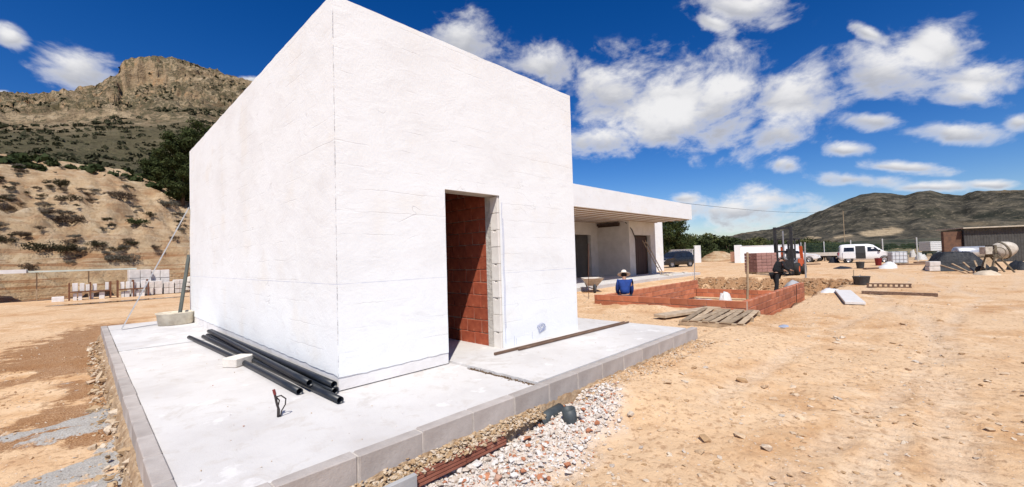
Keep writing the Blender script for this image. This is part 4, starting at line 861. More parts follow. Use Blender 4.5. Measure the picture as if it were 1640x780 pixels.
for k in range(46):
    px = 1062 + k*6.4 + random.uniform(-4, 4); dep = random.uniform(92, 128); topy = np.interp(px, [1060, 1100, 1125, 1170, 1240, 1300, 1360], [374, 372, 374, 378, 380, 381, 384]) + random.uniform(-1, 5)
    top = D(px, topy, dep); s = (top[2]+.3)/1.85; far_tree((top[0], top[1], -.5), max(s, 1.0)*random.uniform(.95, 1.15), 1.0, 'green bushy tree in the far hedge line, ' + ('behind the gate and black car' if px < 1118 else 'between gate pillar and white wall' if px < 1178 else 'over the white wall left of the forklift' if px < 1232 else 'right behind the forklift mast' if px < 1290 else 'beyond the wire fence left of the van'), 'trees in the far hedge line')
for k in range(36):
    px = 1330 + k*9 + random.uniform(-6, 6); dep = random.uniform(130, 230); top = D(px, np.interp(px, [1330, 1660], [386, 387])+random.uniform(0, 4), dep); s = max((top[2]+.3)/1.85, .9)
    far_tree((top[0], top[1], -.5), s, .9, 'small dark tree far out on the plain, ' + ('left of the white van' if px < 1350 else 'above the white van' if px < 1425 else 'above the caged tank' if px < 1480 else 'beside the white box truck' if px < 1530 else 'behind the long shed'), 'far trees on the plain', 2)
for (px, py, w_, lb) in ((1090,392,34,'olive bush on the bank behind the gate, nearest the canopy'),(1120,394,40,'wide olive bush on the bank behind the white gate post'),(1150,398,36,'olive bush on the bank left of the white boundary wall'),(1168,400,22,'small olive bush touching the white boundary wall post')):
    P = D(px, py+12, 72); P[2] = -.4; shrub(P, w_*72/FPX*.62, 'green', lb, 'bushes behind the gate', 1.3)
for (px, w_, lb) in ((1150, 18, 'dry brown tuft on the sand bank left of the white wall'), (1340, 16, 'low dry weeds in front of the wire fence'), (1375, 14, 'small dry weed tuft near the rear of the white van')):
    P = gpt(px, 416); shrub(P, w_*54/FPX*.5, 'brown', lb, None, .6)

# ============================================================ left yard: stored plaster work, panel, bags
RK = mat('rusty_rack', (.20, .085, .045), (.12, .055, .035), .85, 9, bump=.3); WPL = mat('white_moulding', (.74, .72, .70), (.62, .60, .58), .9, 5, rnd=.08); CRT = mat('beige_wrap', (.62, .57, .50), (.5, .45, .38), .75, 4, bump=.4, rnd=.08)
def rack(label, x0, x1, y, z0, h, shelf):
    rk = thing('storage_rack', label, 'rack', (0, 0, 0), 0, 'rusty racks by the bank')
    for x in (x0, (x0+x1)/2, x1):
        for yy in (y, y+.8): MB().box((x-.03, yy-.03, z0), (x+.03, yy+.03, z0+h)).build('post', RK, rk)
    for z in shelf:
        for yy in (y-.035, y+.76): MB().box((x0, yy, z-.03), (x1, yy+.05, z+.03)).build('beam', RK, rk)
        MB().box((x0+.04, y+.02, z+.002), (x1-.04, y+.74, z+.03)).build('shelf', WD, rk)
    MB().box((x0-.15, y-.1, z0-.02), (x1+.15, y+.9, z0+.05)).build('base', CON, rk)
ZL = -.40
rack('rusty storage rack with small white blocks, furthest left by the bank', -2.35, -.75, 28.2, ZL+.02, 1.02, (ZL+.55,)); rack('rusty storage rack with white pieces in the middle of the row', -.45, .85, 28.2, ZL+.02, 1.05, (ZL+.55,))
rb = random.Random(21)
def white_block(x, y, z, sx, sy, sz, i):
    tag(inst('plaster_block', chamfer_mesh(round(sx, 2), round(sy, 2), round(sz, 2), .012), (x, y, z+sz/2), WPL, None, (0, 0, rb.uniform(-.06, .06))), i, 'block', 'white plaster blocks on the racks' if 'rack' in i else None)
for z in (ZL+.075, ZL+.585):
    for (x0, x1) in ((-2.25, -.85), (-.37, .78)):
        x = x0+.12
        while x < x1:
            sx = rb.uniform(.15, .24); sz = rb.uniform(.30, .46)
            if rb.random() > .06: white_block(x, 28.45, z, sx*.9, .35, sz, 'white plaster block %s the rusty rack %s' % ('on the shelf of' if z > ZL+.3 else 'at the foot of', 'furthest left' if x0 < -1 else 'in mid row'))
            x += sx+.03
for (x, y, sx, sz, lb) in ((-2.75, 28.3, .45, .35, 'low white block standing left of the rusty racks'),):
    white_block(x, y, ZL, sx, .4, sz, lb)
PB = mat('pale_wrapped_stack', (.68, .64, .60), (.55, .51, .47), .8, 4, bump=.3, rnd=.06)
def wrapped(label, x, y, sx, sy, h, two=False, name='pallet_stack'):
    st = thing(name, label, 'stack', (x, y, ZL), rb.uniform(-.08, .08), 'wrapped stacks by the bank')
    for q in (-sx*.4, 0, sx*.4): inst('bearer', chamfer_mesh(.1, sy, .1, .005), (q, 0, .05), WD, st)
    n = 3 if two else 2; m_ = 2; hh_ = (h-.13)/n
    inst('deck', chamfer_mesh(round(sx+.06, 2), round(sy+.06, 2), .03, .004), (0, 0, .115), WD, st)
    for a_ in range(n):
        for b_ in range(m_): inst('carton', chamfer_mesh(round(sx/m_-.02, 3), round(sy, 2), round(hh_-.015, 3), .012, .006, a_), (-sx/2+sx/m_*(b_+.5), rb.uniform(-.02, .02), .13+hh_*(a_+.5)), PB, st)
    return st
wrapped('tall pale wrapped stack right of the racks, topped with broken pieces', .55, 29.6, 1.0, .8, 1.65, True); wrapped('pale wrapped stack between the racks and the leaning straightedge', 1.15, 28.9, .75, .8, .95)
wrapped('rounded pale stack behind the leaning straightedge', 1.55, 29.9, .9, .8, 1.6, True); wrapped('white boxy stack just right of the straightedge, left one', 1.85, 28.9, .5, .7, .85); wrapped('white boxy stack just right of the straightedge, right one', 2.35, 28.9, .5, .7, .95, True)
for k, (x, z) in enumerate(((2.75, 0), (3.25, 0), (3.7, 0), (2.85, .26), (3.35, .26), (3.0, .52), (3.5, .52), (3.1, .8), (3.5, .8))):
    b_ = heap('sack', ['beige sack at the left foot of the pile beside the dark pole', 'beige sack in the middle at the foot of the sack pile', 'beige sack at the right foot of the sack pile', 'beige sack in the second layer, left', 'beige sack in the second layer, right', 'beige sack in the third layer, left', 'beige sack in the third layer, right', 'beige sack on top of the pile, left', 'beige sack on top of the pile, right'][k], 'sack', (x, 30.0, ZL+z), .30, .24, .32, CRT, 40+k, .35, 14); b_['group'] = 'beige sacks by the bank'
pn = thing('roof_panel', 'long pale green and white panel resting on posts in front of the bank', 'panel')
PNL = mat('pale_green_panel', (.56, .60, .53), (.46, .50, .43), .6, 1.2, c3=(.66, .66, .63)); PNW = mat('white_panel_end', (.70, .68, .66), (.6, .58, .56), .7, 3)
MB().box((-3.9, 29.95, 1.27), (.45, 30.75, 1.36)).build('sheet', PNL, pn); MB().box((-7.5, 29.85, 1.25), (-3.95, 30.8, 1.45)).build('sheet_end', PNW, pn)
for x in (-7.2, -5.4, -3.6, -1.6, .2): MB().box((x-.025, 30.3, -.45), (x+.025, 30.35, 1.245)).build('post', WD, pn)
heap('earth_mound', 'low ochre earth mound at the left edge in front of the bank', 'mound', (-5.6, 33.2, -.45), 2.2, 2.6, 1.0, om, 15, .7, 30)
pd = []
for k in range(40):
    a_ = k/40*2*math.pi; pd.append((-.4+2.6*math.cos(a_)*(1+.12*float(fbm(math.cos(a_)*2, math.sin(a_)*2, 1, 3))), 24.4+.42*math.sin(a_)*(1+.4*float(fbm(math.cos(a_)*3, math.sin(a_)*3, 4, 3)))))
zp = float(gz(np.array([q[0] for q in pd]), np.array([q[1] for q in pd])).max())+.01
struct(MB().prism(pd, zp-.05, zp).build('puddle', mat('puddle_water', (.10, .065, .035), (.07, .045, .025), .12, 2, spec=.5)))

# ============================================================ vehicles
def lab(c): return c
GLS = mat('car_glass', (.018, .022, .026), (.012, .014, .017), .12, 3, spec=.6); TYR = mat('tyre_rubber', (.022, .022, .023), (.035, .033, .03), .85, 12); RIM = mat('wheel_rim', (.42, .42, .43), (.3, .3, .31), .4, 9, metal=.7)
LGT = mat('lamp_clear', (.7, .7, .68), None, .2); RED = mat('lamp_red', (.35, .02, .02), None, .25); BPL = mat('black_plastic', (.025, .025, .027), (.035, .034, .033), .65, 9)
def car(name, label, cat, loc, rz, Ln, Wd, H, paint, roofline, belt, wheels, glass, slide=None, wr=.31):
    """side outline lofted across the width with tumblehome; x forward"""
    o = thing(name, label, cat, loc, rz); xs = [p[0] for p in roofline]; secs = []
    n = 34; X = np.linspace(0, Ln, n); Zt = np.interp(X, [p[0] for p in roofline], [p[1] for p in roofline]); Zb = np.interp(X, [0, .25, Ln-.3, Ln], [.42, .26, .26, .40])
    endt = 1 - .10*(1-sstep(X, 0, .35)) - .16*(1-sstep(Ln-X, 0, .55)); V, Fc = [], []
    for i in range(n):
        hb = Wd/2*endt[i]; ht = hb*(1 - .20*sstep(Zt[i], belt+.05, belt+.65)); bz = min(belt, Zt[i]-.03); mid = (Zb[i]+bz)/2
        ring = [(0, Zb[i]), (hb*.9, Zb[i]), (hb*1.0, Zb[i]+.10), (hb*1.02, mid), (hb*.985, bz), ((hb*.985+ht)/2, (bz+Zt[i])/2+.02*(Zt[i]-bz)), (ht*.95, Zt[i]-.05*min(1, (Zt[i]-bz)/.3)), (ht*.78, Zt[i]), (0, Zt[i]+.015)]
        ring = ring + [(-y_, z) for y_, z in ring[-2:0:-1]]; V += [(X[i]-Ln/2, y_, z) for y_, z in ring]
    m_ = 16
    for i in range(n-1):
        for k in range(m_): Fc.append((i*m_+k, (i+1)*m_+k, (i+1)*m_+(k+1) % m_, i*m_+(k+1) % m_))
    Fc += [tuple(range(m_)), tuple((n-1)*m_+k for k in range(m_))]
    mb = MB(); mb.add(V, Fc); body = mb.build('body', paint, o, True)
    def side_pt(x, z, s):
        zt = np.interp(x, [p[0] for p in roofline], [p[1] for p in roofline]); e = float(np.interp(x, X, endt)); hb = Wd/2*e; ht = hb*(1-.20*float(sstep(zt, belt+.05, belt+.65)))
        f = np.clip((z-belt)/max(zt-.05-belt, .05), 0, 1); return (x-Ln/2, s*((hb*(.985 if z > belt-.02 else 1.01))*(1-f)+ht*.95*f + .03 + .02*math.sin(math.pi*f)), z)
    for (nm, poly) in glass:
        for s in (-1, 1):
            pts = [side_pt(x, z, s) for x, z in poly]; ins = [(p[0], p[1]-s*.05, p[2]) for p in pts]; k = len(pts)
            MB().add(pts+ins, [tuple(range(k)), tuple(range(k, 2*k))]+[(i, (i+1) % k, k+(i+1) % k, k+i) for i in range(k)]).build(nm, BPL if nm == 'opening_shade_panel' else GLS, o)  # black panel on the closed body stands in for the van's shaded interior
    # windscreen and rear window follow the outline
    def cross(nm, xa, xb, wf, mt):
        za, zb = [np.interp(x, [p[0] for p in roofline], [p[1] for p in roofline]) for x in (xa, xb)]
        nrmv = Vector((-(zb-za), 0, xb-xa)).normalized(); nrmv = nrmv if nrmv.z > 0 or abs(nrmv.x) > .9 else -nrmv
        if nm == 'rear_window': nrmv = Vector((-abs(nrmv.x), 0, abs(nrmv.z)))
        pts = [Vector((xa-Ln/2, -Wd/2*wf, za)), Vector((xb-Ln/2, -Wd/2*wf*.82, zb)), Vector((xb-Ln/2, Wd/2*wf*.82, zb)), Vector((xa-Ln/2, Wd/2*wf, za))]
        MB().add([p+nrmv*.025 for p in pts]+[p-nrmv*.03 for p in pts], [(0, 1, 2, 3), (4, 7, 6, 5), (0, 4, 5, 1), (1, 5, 6, 2), (2, 6, 7, 3), (3, 7, 4, 0)]).build(nm, mt, o)
    for nm, xa, xb in slide: cross(nm, xa, xb, .84, GLS)
    for wx in wheels:
        for s in (-1, 1):
            wl = MB().lathe([(wr*.6, -.1), (wr*.92, -.11), (wr, -.07), (wr, .07), (wr*.92, .11), (wr*.6, .1)], 20, (wx-Ln/2, s*(Wd/2-.09), wr), 'y').build('wheel', TYR, o, True)
            MB().lathe([(0, s*.085), (wr*.2, s*.105), (wr*.5, s*.09), (wr*.62, s*.112), (wr*.62, -s*.05), (0, -s*.05)], 16, (wx-Ln/2, s*(Wd/2-.09), wr), 'y').build('rim', RIM, wl)
            MB().lathe([(wr*1.2, -.02), (wr*1.2, .02), (wr*.98, .02), (wr*.98, -.02), (wr*1.2, -.02)], 20, (wx-Ln/2, s*(Wd/2+.002), wr+.02), 'y').build('wheel_arch', BPL, o)
    for s in (-1, 1):
        MB().box((Ln/2-.22, s*Wd*.34-.13, .62), (Ln/2-.045, s*Wd*.34+.13, .78)).build('headlight', LGT, o); MB().box((-Ln/2-.012, s*Wd*.40-.06, .75), (-Ln/2+.1, s*Wd*.40+.06, 1.05)).build('tail_light', RED, o)
    MB().box((Ln/2-.12, -Wd*.42, .30), (Ln/2+.03, Wd*.42, .50)).build('front_bumper', BPL, o); MB().box((-Ln/2-.03, -Wd*.44, .34), (-Ln/2+.12, Wd*.44, .54)).build('rear_bumper', BPL, o)
    return o
WPT = mat('white_car_paint', (.74, .74, .74), (.70, .70, .70), .35, 2, spec=.5); BPT = mat('black_car_paint', (.012, .013, .016), (.018, .018, .02), .25, 2, spec=.6)
a, b_ = G(1350, 421), G(1424, 420)
vc = (np.array(a)+np.array(b_))/2; vrz = math.atan2(b_[1]-a[1], b_[0]-a[0]); zg = float(gz(vc[0], vc[1]))
van = car('van', 'white panel van with its sliding side door open', 'van', (vc[0], vc[1], zg), vrz, 4.35, 1.80, 1.85, WPT,
    [(0, .62), (.06, 1.05), (.10, 1.55), (.22, 1.82), (.6, 1.87), (2.4, 1.86), (2.75, 1.78), (3.05, 1.55), (3.45, 1.18), (3.6, 1.10), (4.1, .98), (4.27, .85), (4.35, .6)], 1.08, (.78, 3.52),
    [('side_window', [(.42, 1.16), (1.25, 1.16), (1.25, 1.56), (.47, 1.56)]), ('opening_shade_panel', [(1.36, .42), (2.12, .42), (2.12, 1.0), (1.36, 1.0)]), ('opening_shade_panel', [(1.36, .99), (2.12, .99), (2.12, 1.10), (1.36, 1.10)]), ('opening_shade_panel', [(1.36, 1.09), (2.12, 1.09), (2.12, 1.70), (1.36, 1.70)]), ('side_window', [(2.28, 1.14), (3.25, 1.14), (2.88, 1.54), (2.30, 1.58)])], [('windscreen', 3.42, 2.78), ('rear_window', .07, .13)])
for s in (-1, 1): MB().box((3.1-2.175, s*.95-.09, 1.10), (3.24-2.175, s*.95+.09, 1.28)).build('mirror', BPL, van)
MB().box((.32-2.175, -.955, .45), (1.28-2.175, -.925, 1.10)).build('sliding_door', WPT, van, bevel=.01)
sc_ = G(1083, 428); sc_[2] = float(gz(sc_[0], sc_[1]))
car('suv', 'black estate car parked in front of the white gate', 'car', (sc_[0]+.4, sc_[1]+.4, sc_[2]), math.radians(162), 4.6, 1.86, 1.72, BPT,
    [(0, .65), (.05, 1.1), (.25, 1.5), (.5, 1.68), (1.2, 1.74), (2.2, 1.70), (2.6, 1.6), (3.25, 1.12), (3.5, 1.04), (4.2, .94), (4.45, .82), (4.6, .6)], 1.02, (.85, 3.65),
    [('side_window', [(.5, 1.1), (1.25, 1.1), (1.25, 1.5), (.62, 1.5)]), ('side_window', [(1.35, 1.1), (2.1, 1.1), (2.1, 1.5), (1.35, 1.5)]), ('side_window', [(2.2, 1.1), (3.05, 1.1), (2.62, 1.46), (2.2, 1.5)])], [('windscreen', 3.2, 2.62), ('rear_window', .08, .24)], .35)
pc = G(1277, 420); pc[2] = float(gz(pc[0], pc[1]))
car('hatchback', 'white car parked behind the forklift, bonnet to the right', 'car', (pc[0], pc[1], pc[2]), math.atan2(-.92, -.1)+.12, 4.4, 1.8, 1.6, WPT,
    [(0, .62), (.06, 1.0), (.35, 1.4), (.7, 1.56), (1.3, 1.6), (2.1, 1.55), (2.5, 1.42), (3.1, 1.02), (3.3, .97), (4.0, .88), (4.25, .78), (4.4, .55)], .98, (.8, 3.5),
    [('side_window', [(.7, 1.06), (1.4, 1.06), (1.4, 1.42), (.85, 1.40)]), ('side_window', [(1.5, 1.06), (2.85, 1.06), (2.45, 1.36), (1.5, 1.43)])], [('windscreen', 3.05, 2.5), ('rear_window', .08, .34)])
pc = G(1236, 417); pc[2] = float(gz(pc[0], pc[1]))
car('saloon', 'dark car mostly hidden behind the brick load, left of the forklift', 'car', (pc[0], pc[1], pc[2]), math.atan2(.9, .2), 4.3, 1.75, 1.5, BPT,
    [(0, .6), (.06, .98), (.35, 1.32), (.7, 1.46), (1.3, 1.5), (2.1, 1.46), (2.5, 1.35), (3.1, 1.0), (3.3, .95), (4.0, .86), (4.2, .75), (4.3, .55)], .96, (.8, 3.45),
    [('side_window', [(.7, 1.04), (1.4, 1.04), (1.4, 1.36), (.85, 1.34)]), ('side_window', [(1.5, 1.04), (2.8, 1.04), (2.4, 1.32), (1.5, 1.37)])], [('windscreen', 3.05, 2.5), ('rear_window', .08, .34)])
# flatbed trailer right of the white car
c = G(1321, 418); tl = thing('flatbed_trailer', 'low flatbed trailer with pale drop sides, right of the white car', 'trailer', (c[0], c[1], float(gz(c[0], c[1]))), math.radians(-88))
TLP = mat('pale_trailer', (.60, .57, .50), (.5, .47, .4), .7, 3); MB().box((-2.0, -.9, .62), (2.0, .9, .70)).build('deck', STL, tl)
for s in (-1, 1): MB().box((-2.0, s*.9-.02, .64), (2.0, s*.9+.02, 1.05)).build('drop_side', TLP, tl)
for s in (-1, 1): MB().box((s*2.0-.02, -.88, .72), (s*2.0+.02, .88, 1.05)).build('end_board', TLP, tl)
MB().box((-1.9, -.4, .42), (1.9, .4, .60)).build('chassis', STL, tl)
for x in (-.5, .5):
    for s in (-1, 1): MB().lathe([(0, -.09), (.28, -.09), (.3, -.05), (.3, .05), (.28, .09), (0, .09)], 18, (x, s*.78, .30), 'y').build('wheel', TYR, tl, True)

# ---- forklift carrying a pallet of bricks
c = G(1264, 441); fz = float(gz(c[0], c[1])); FR = math.atan2(-.75, .3)   # x axis of the truck points to the load
fk = thing('forklift', 'orange and grey forklift with a tall dark mast, beside the brick load', 'forklift', (c[0]+.55, c[1]+.1, fz), math.radians(178))
ORG = mat('orange_paint', (.62, .11, .03), (.5, .085, .022), .5, 4, spec=.4); DKG = mat('dark_frame', (.045, .045, .048), (.03, .03, .032), .6, 6, metal=.3); GRY = mat('grey_counterweight', (.22, .22, .23), (.16, .16, .17), .6, 4)
for s in (-1, 1):
    MB().box((.95, s*.42-.07, .12), (1.12, s*.42+.07, 2.95)).build('mast_rail', DKG, fk); MB().box((1.16, s*.30-.05, .10), (1.24, s*.30+.05, 2.1)).build('inner_rail', DKG, fk)
MB().box((.97, -.35, 2.80), (1.10, .35, 2.93)).build('crosshead', DKG, fk); MB().box((.97, -.35, 1.4), (1.08, .35, 1.5)).build('crosshead', DKG, fk); MB().tube([(1.03, 0, .2), (1.03, 0, 2.7)], .05, 8).build('lift_cylinder', RIM, fk)
MB().box((1.27, -.5, .25), (1.33, .5, .95)).build('carriage', DKG, fk)
for s in (-1, 1): MB().box((1.34, s*.3-.06, .20), (2.45, s*.3+.06, .25)).build('fork', DKG, fk)
MB().prism([(-1.25, .25), (.75, .25), (.75, .75), (.35, .95), (-.55, 1.0), (-1.1, 1.02), (-1.3, .8)], -.5, .5, 'y').build('chassis', GRY, fk, bevel=.03)
for s in (-1, 1): MB().box((-1.05, s*.54-.03, .5), (.1, s*.54+.03, .98)).build('side_panel', ORG, fk, bevel=.01)
for s in (-1, 1): MB().bar((-.95, s*.52, .95), (-.80, s*.50, 1.75), .16, .10).build('rear_pillar', ORG, fk); MB().box((-1.36, -.57, .35), (-1.0, .57, .92)).build('counterweight', ORG, fk, bevel=.05)
for (x0, x1) in ((.62, .40), (-1.0, -.72)):
    for s in (-1, 1): MB().bar((x0, s*.5, .9), (x1, s*.46, 2.18), .07, .07).build('guard_post', DKG, fk)
mb = MB().box((-.78, -.52, 2.17), (-.70, .52, 2.25)).box((.38, -.52, 2.17), (.46, .52, 2.25))
for s in (-1, 1): mb.box((-.70, s*.49-.03, 2.17), (.38, s*.49+.03, 2.25))
mb.build('roof_frame', DKG, fk)
for q in np.linspace(-.55, .25, 5): MB().box((q-.025, -.46, 2.19), (q+.025, .46, 2.23)).build('roof_bar', DKG, fk)
MB().box((-.62, -.25, 1.02), (-.15, .25, 1.12)).box((-.68, -.25, 1.12), (-.58, .25, 1.6)).build('seat', BPL, fk, bevel=.02); MB().tube([(.35, 0, .95), (.2, 0, 1.3)], .03, 7).build('steering_column', BPL, fk); MB().lathe([(.15, -.015), (.17, 0), (.15, .015), (.13, 0), (.15, -.015)], 16, (.18, 0, 1.32)).build('steering_wheel', BPL, fk)
for (x, r_w) in ((.62, .38), (-.95, .32)):
    for s in (-1, 1):
        wl = MB().lathe([(r_w*.5, -.13), (r_w*.93, -.14), (r_w, -.09), (r_w, .09), (r_w*.93, .14), (r_w*.5, .13)], 20, (x, s*.56, r_w), 'y').build('wheel', TYR, fk, True)
        MB().lathe([(0, s*.10), (r_w*.52, s*.12), (r_w*.52, -s*.05), (0, -s*.05)], 14, (x, s*.56, r_w), 'y').build('rim', ORG, wl)
def brick_pack(label, loc, rz, nx, ny, nz, sx, sy, sz, mt, skip=True, film=False):
    pk = thing('brick_pallet', label, 'brick pallet', loc, rz, 'pallets of bricks')
    for q in (-1, 0, 1): inst('bearer', chamfer_mesh(nx*sx, .09, .09, .004), (0, q*ny*sy*.42, .045), PW, pk)
    inst('deck', chamfer_mesh(nx*sx, ny*sy, .025, .003), (0, 0, .103), PW, pk)
    for i in range(nx):
        for j in range(ny):
            for k in range(nz):
                if skip and 0 < i < nx-1 and 0 < j < ny-1 and k < nz-1: continue
                inst('brick', chamfer_mesh(sx-.012, sy-.008, sz-.012, .004, .003, (i+j+k) % 3), ((i-(nx-1)/2)*sx+random.uniform(-.004, .004), (j-(ny-1)/2)*sy+random.uniform(-.004, .004), .117+sz*(k+.5)), mt, pk)
    return pk
PKB = mat('dusty_purple_brick', (.33, .185, .16), (.26, .135, .11), .88, 6, bump=.4, rnd=.12)
c = G(1229, 447); brick_pack('big pallet of dusty red bricks held in front of the forklift', (c[0]+.2, c[1]+.35, float(gz(c[0], c[1]))+.22), math.radians(-38), 4, 4, 6, .30, .25, .175, PKB)
c = G(1214, 430); brick_pack('smaller pallet of dull red bricks behind the forklift load', (c[0]+1.2, c[1], float(gz(c[0], c[1]))), math.radians(-30), 4, 3, 6, .36, .3, .2, PKB)
c = G(1195, 420); brick_pack('pale pallet of bricks in front of the white boundary wall', (c[0], c[1]+1, float(gz(c[0], c[1]))), math.radians(0), 3, 4, 7, .35, .38, .19, mat('pale_stack_brick', (.46, .25, .17), (.4, .2, .13), .88, 6, rnd=.1))

# ---- boundary wall, gate, wire fence
a, b_ = G(1183, 421), G(1281, 419); wv = thing('boundary_wall', 'plain white boundary wall behind the forklift', 'wall')
MB().bar((a[0], a[1], .7), (b_[0], b_[1], .7), .22, 2.2).build('wall_panel', PL2, wv); MB().box((a[0]-.35, a[1]-.35, -.5), (a[0]+.35, a[1]+.35, 2.0)).build('pillar', PL2, wv)
MB().bar((a[0], a[1], 1.83), (b_[0], b_[1], 1.83), .3, .06).build('coping', PL2, wv)
a, b_ = G(1056, 421), G(1112, 421); gt = thing('slatted_gate', 'white slatted gate between pillars behind the black car', 'gate')
GWH = mat('white_gate', (.60, .60, .62), (.52, .52, .54), .6, 3)
for q in np.linspace(0.01, .97, 24): p = np.array(a)*(1-q)+np.array(b_)*q; MB().box((p[0]-.05, p[1]-.05, -.25), (p[0]+.05, p[1]+.05, 1.62)).build('slat', GWH, gt)
MB().bar((a[0], a[1], 1.66), (b_[0], b_[1], 1.66), .12, .1).build('top_rail', GWH, gt); MB().bar((a[0], a[1], -.2), (b_[0], b_[1], -.2), .12, .1).build('bottom_rail', GWH, gt)
MB().box((b_[0]-.05, b_[1]-.75, -.4), (b_[0]+.65, b_[1]-.05, 2.2)).build('pillar', PL2, gt)
fn = thing('wire_fence', 'green wire mesh fence with pale posts along the far side of the yard', 'fence'); MSH = mat('green_wire', (.07, .12, .08), (.05, .09, .06), .6); PST = mat('pale_post', (.6, .6, .58), (.5, .5, .48), .6)
pts = [np.array(G(px, 418)) for px in (1284, 1321, 1364, 1415, 1470, 1530)]
pts = [p if np.hypot(*p[:2]) < 90 else p*.8 for p in pts]
for i, p in enumerate(pts):
    MB().tube([(p[0], p[1], -.5), (p[0], p[1], 2.1)], .06, 6).build('post', PST, fn)
    if i:
        q = pts[i-1]; mb = MB()
        for z in np.arange(-.1, 2.0, .2): mb.tube([(q[0], q[1], z), (p[0], p[1], z)], .013, 3)
        for s_ in np.linspace(0, 1, 40): w_ = q*(1-s_)+p*s_; mb.tube([(w_[0], w_[1], -.2), (w_[0], w_[1], 1.95)], .008, 3)
        mb.build('mesh_panel', MSH, fn)

# ---- right hand side: tank, heaps, shed, mixer
c = gpt(1438, 424); ib = thing('ibc_tank', 'white cube water tank in a wire cage on a pallet', 'tank', c, .3)
TNK = mat('milky_plastic', (.66, .68, .70), (.56, .58, .6), .4, 3); MB().box((-.5, -.5, .16), (.5, .5, 1.12)).build('tank', TNK, ib, bevel=.06); MB().lathe([(.12, 0), (.12, .05), (0, .06)], 12, (0, 0, 1.12)).build('cap', BPL, ib)
for z in (.2, .5, .8, 1.1):
    MB().tube([(-.53, -.53, z), (.53, -.53, z), (.53, .53, z), (-.53, .53, z), (-.53, -.53, z)], .012, 5).build('cage_ring', RIM, ib)
for q in (-.5, -.25, 0, .25, .5):
    for s in (-1, 1): MB().tube([(q, s*.54, .14), (q, s*.54, 1.12)], .01, 5).build('cage_bar', RIM, ib); MB().tube([(s*.54, q, .14), (s*.54, q, 1.12)], .01, 5).build('cage_bar', RIM, ib)
MB().box((-.55, -.55, .0), (.55, .55, .13)).build('pallet', PW, ib)
c = gpt(1407, 425); bucket('dark red drum standing by the front of the white van', c, .24, .62, mat('dark_red_plastic', (.22, .02, .022), (.16, .015, .018), .6), 'drum')
c = gpt(1378, 430); bucket('grey bucket standing on the dark sheets behind the black bucket', c, .26, .5, BB)
BSH = mat('black_sheeting', (.016, .018, .022), (.03, .032, .036), .6, 5, bump=.7, bscale=8, bdist=.06, spec=.3)
c = gpt(1350, 430); heap('black_sheet', 'flat black sheeting lying on the sand before the white van', 'sheet', c, 1.0, .6, .16, BSH, 51)
c = gpt(1420, 429); heap('white_rubble', 'low white rubble heap in front of the caged tank', 'rubble', c, 1.5, .6, .25, WP, 55)
c = gpt(1536, 434); tp_ = thing('tarp_pile', 'pile of goods under a black tarpaulin beside the cement mixer', 'pile', (c[0]+.6, c[1], c[2]), math.radians(-72))
def drape(nx, ny, lx, ly, hf, seed, name, mt, parent):
    xs_, ys_ = np.linspace(-lx, lx, nx), np.linspace(-ly, ly, ny); Xd, Yd = np.meshgrid(xs_, ys_, indexing='ij'); Zd = hf(Xd, Yd) + .16*(fbm(Xd*1.6, Yd*2.6, seed, 4, ridged=True)-.2)*np.clip(hf(Xd, Yd)*4, 0, 1); Zd = np.maximum(Zd, -.02)
    return link(name, npmesh(name, np.stack([Xd, Yd, Zd], -1).reshape(-1, 3), grid_faces(nx, ny)), mt, parent, True)
drape(46, 34, 1.55, 1.0, lambda X_, Y_: 1.05*np.clip(1.15-(np.abs(X_+.1)/1.25)**3, 0, 1)*np.clip(1.1-(np.abs(Y_)/.85)**4, 0, 1)*(1-.35*sstep(X_, .2, 1.3)), 61, 'tarpaulin', BSH, tp_)
for (x, z) in ((-1.25, .0), (-1.22, .3)): inst('carton', chamfer_mesh(.5, .6, .28, .02), (x-.15, -.7, z+.15), PB, tp_)
c = gpt(1556, 428); SLV = mat('silver_foil', (.55, .56, .57), (.42, .43, .44), .35, 4, metal=.5, bump=.4, bscale=9)
rl = tag(MB().lathe([(0, -.9), (.36, -.9), (.40, -.86), (.40, .86), (.36, .9), (0, .9)], 20, (0, 0, .4), 'x').build('foil_roll', SLV, None, True), 'silver foil roll lying on top of the goods behind the tarpaulin', 'roll'); rl.location = (c[0]+1.3, c[1]-.1, c[2]+.62); rl.rotation_euler = (0, 0, math.radians(-62))
bx_ = tag(MB().box((-1, -.5, 0), (1, .5, .62)).build('goods_crate', WD, None, bevel=.01), 'low wooden crate carrying the silver foil roll', 'crate'); bx_.location = (c[0]+1.3, c[1]-.1, c[2]); bx_.rotation_euler = (0, 0, math.radians(-62))
for k in range(6):
    q0 = gpt(1548+k*7, 439-k*.6); q1 = np.array(q0)+np.array([1.1+.1*k, .9-.28*k, .45+.06*k]); tag(MB().bar((q0[0], q0[1], q0[2]+.04), tuple(q1), .07, .05).build('loose_timber', WD), 'pale timber offcut leaning between the tarpaulin and the mixer', 'timber', 'timber offcuts by the mixer')
c = gpt(1600, 438); mx = thing('cement_mixer', 'cement mixer with a pale tilted drum on a dirty frame', 'cement mixer', (c[0]+.1, c[1], c[2]), math.radians(-62))
DRM = mat('cement_drum', (.54, .49, .42), (.36, .31, .25), .8, 5, bump=.5); MXF = mat('mixer_frame', (.15, .125, .085), (.09, .07, .05), .8, 8, bump=.5)
dm = MB().lathe([(0, -.42), (.26, -.42), (.34, -.36), (.44, -.08), (.44, .10), (.34, .36), (.24, .50), (.22, .50), (.30, .34), (.40, .08), (.40, -.06), (.0, -.36)], 26).build('drum', DRM, mx, True); dm.location = (.22, 0, 1.22); dm.rotation_euler = (0, math.radians(72), 0)
ring = MB().lathe([(.445, -.05), (.475, -.05), (.475, .02), (.445, .02), (.445, -.05)], 26).build('gear_ring', MXF, dm)
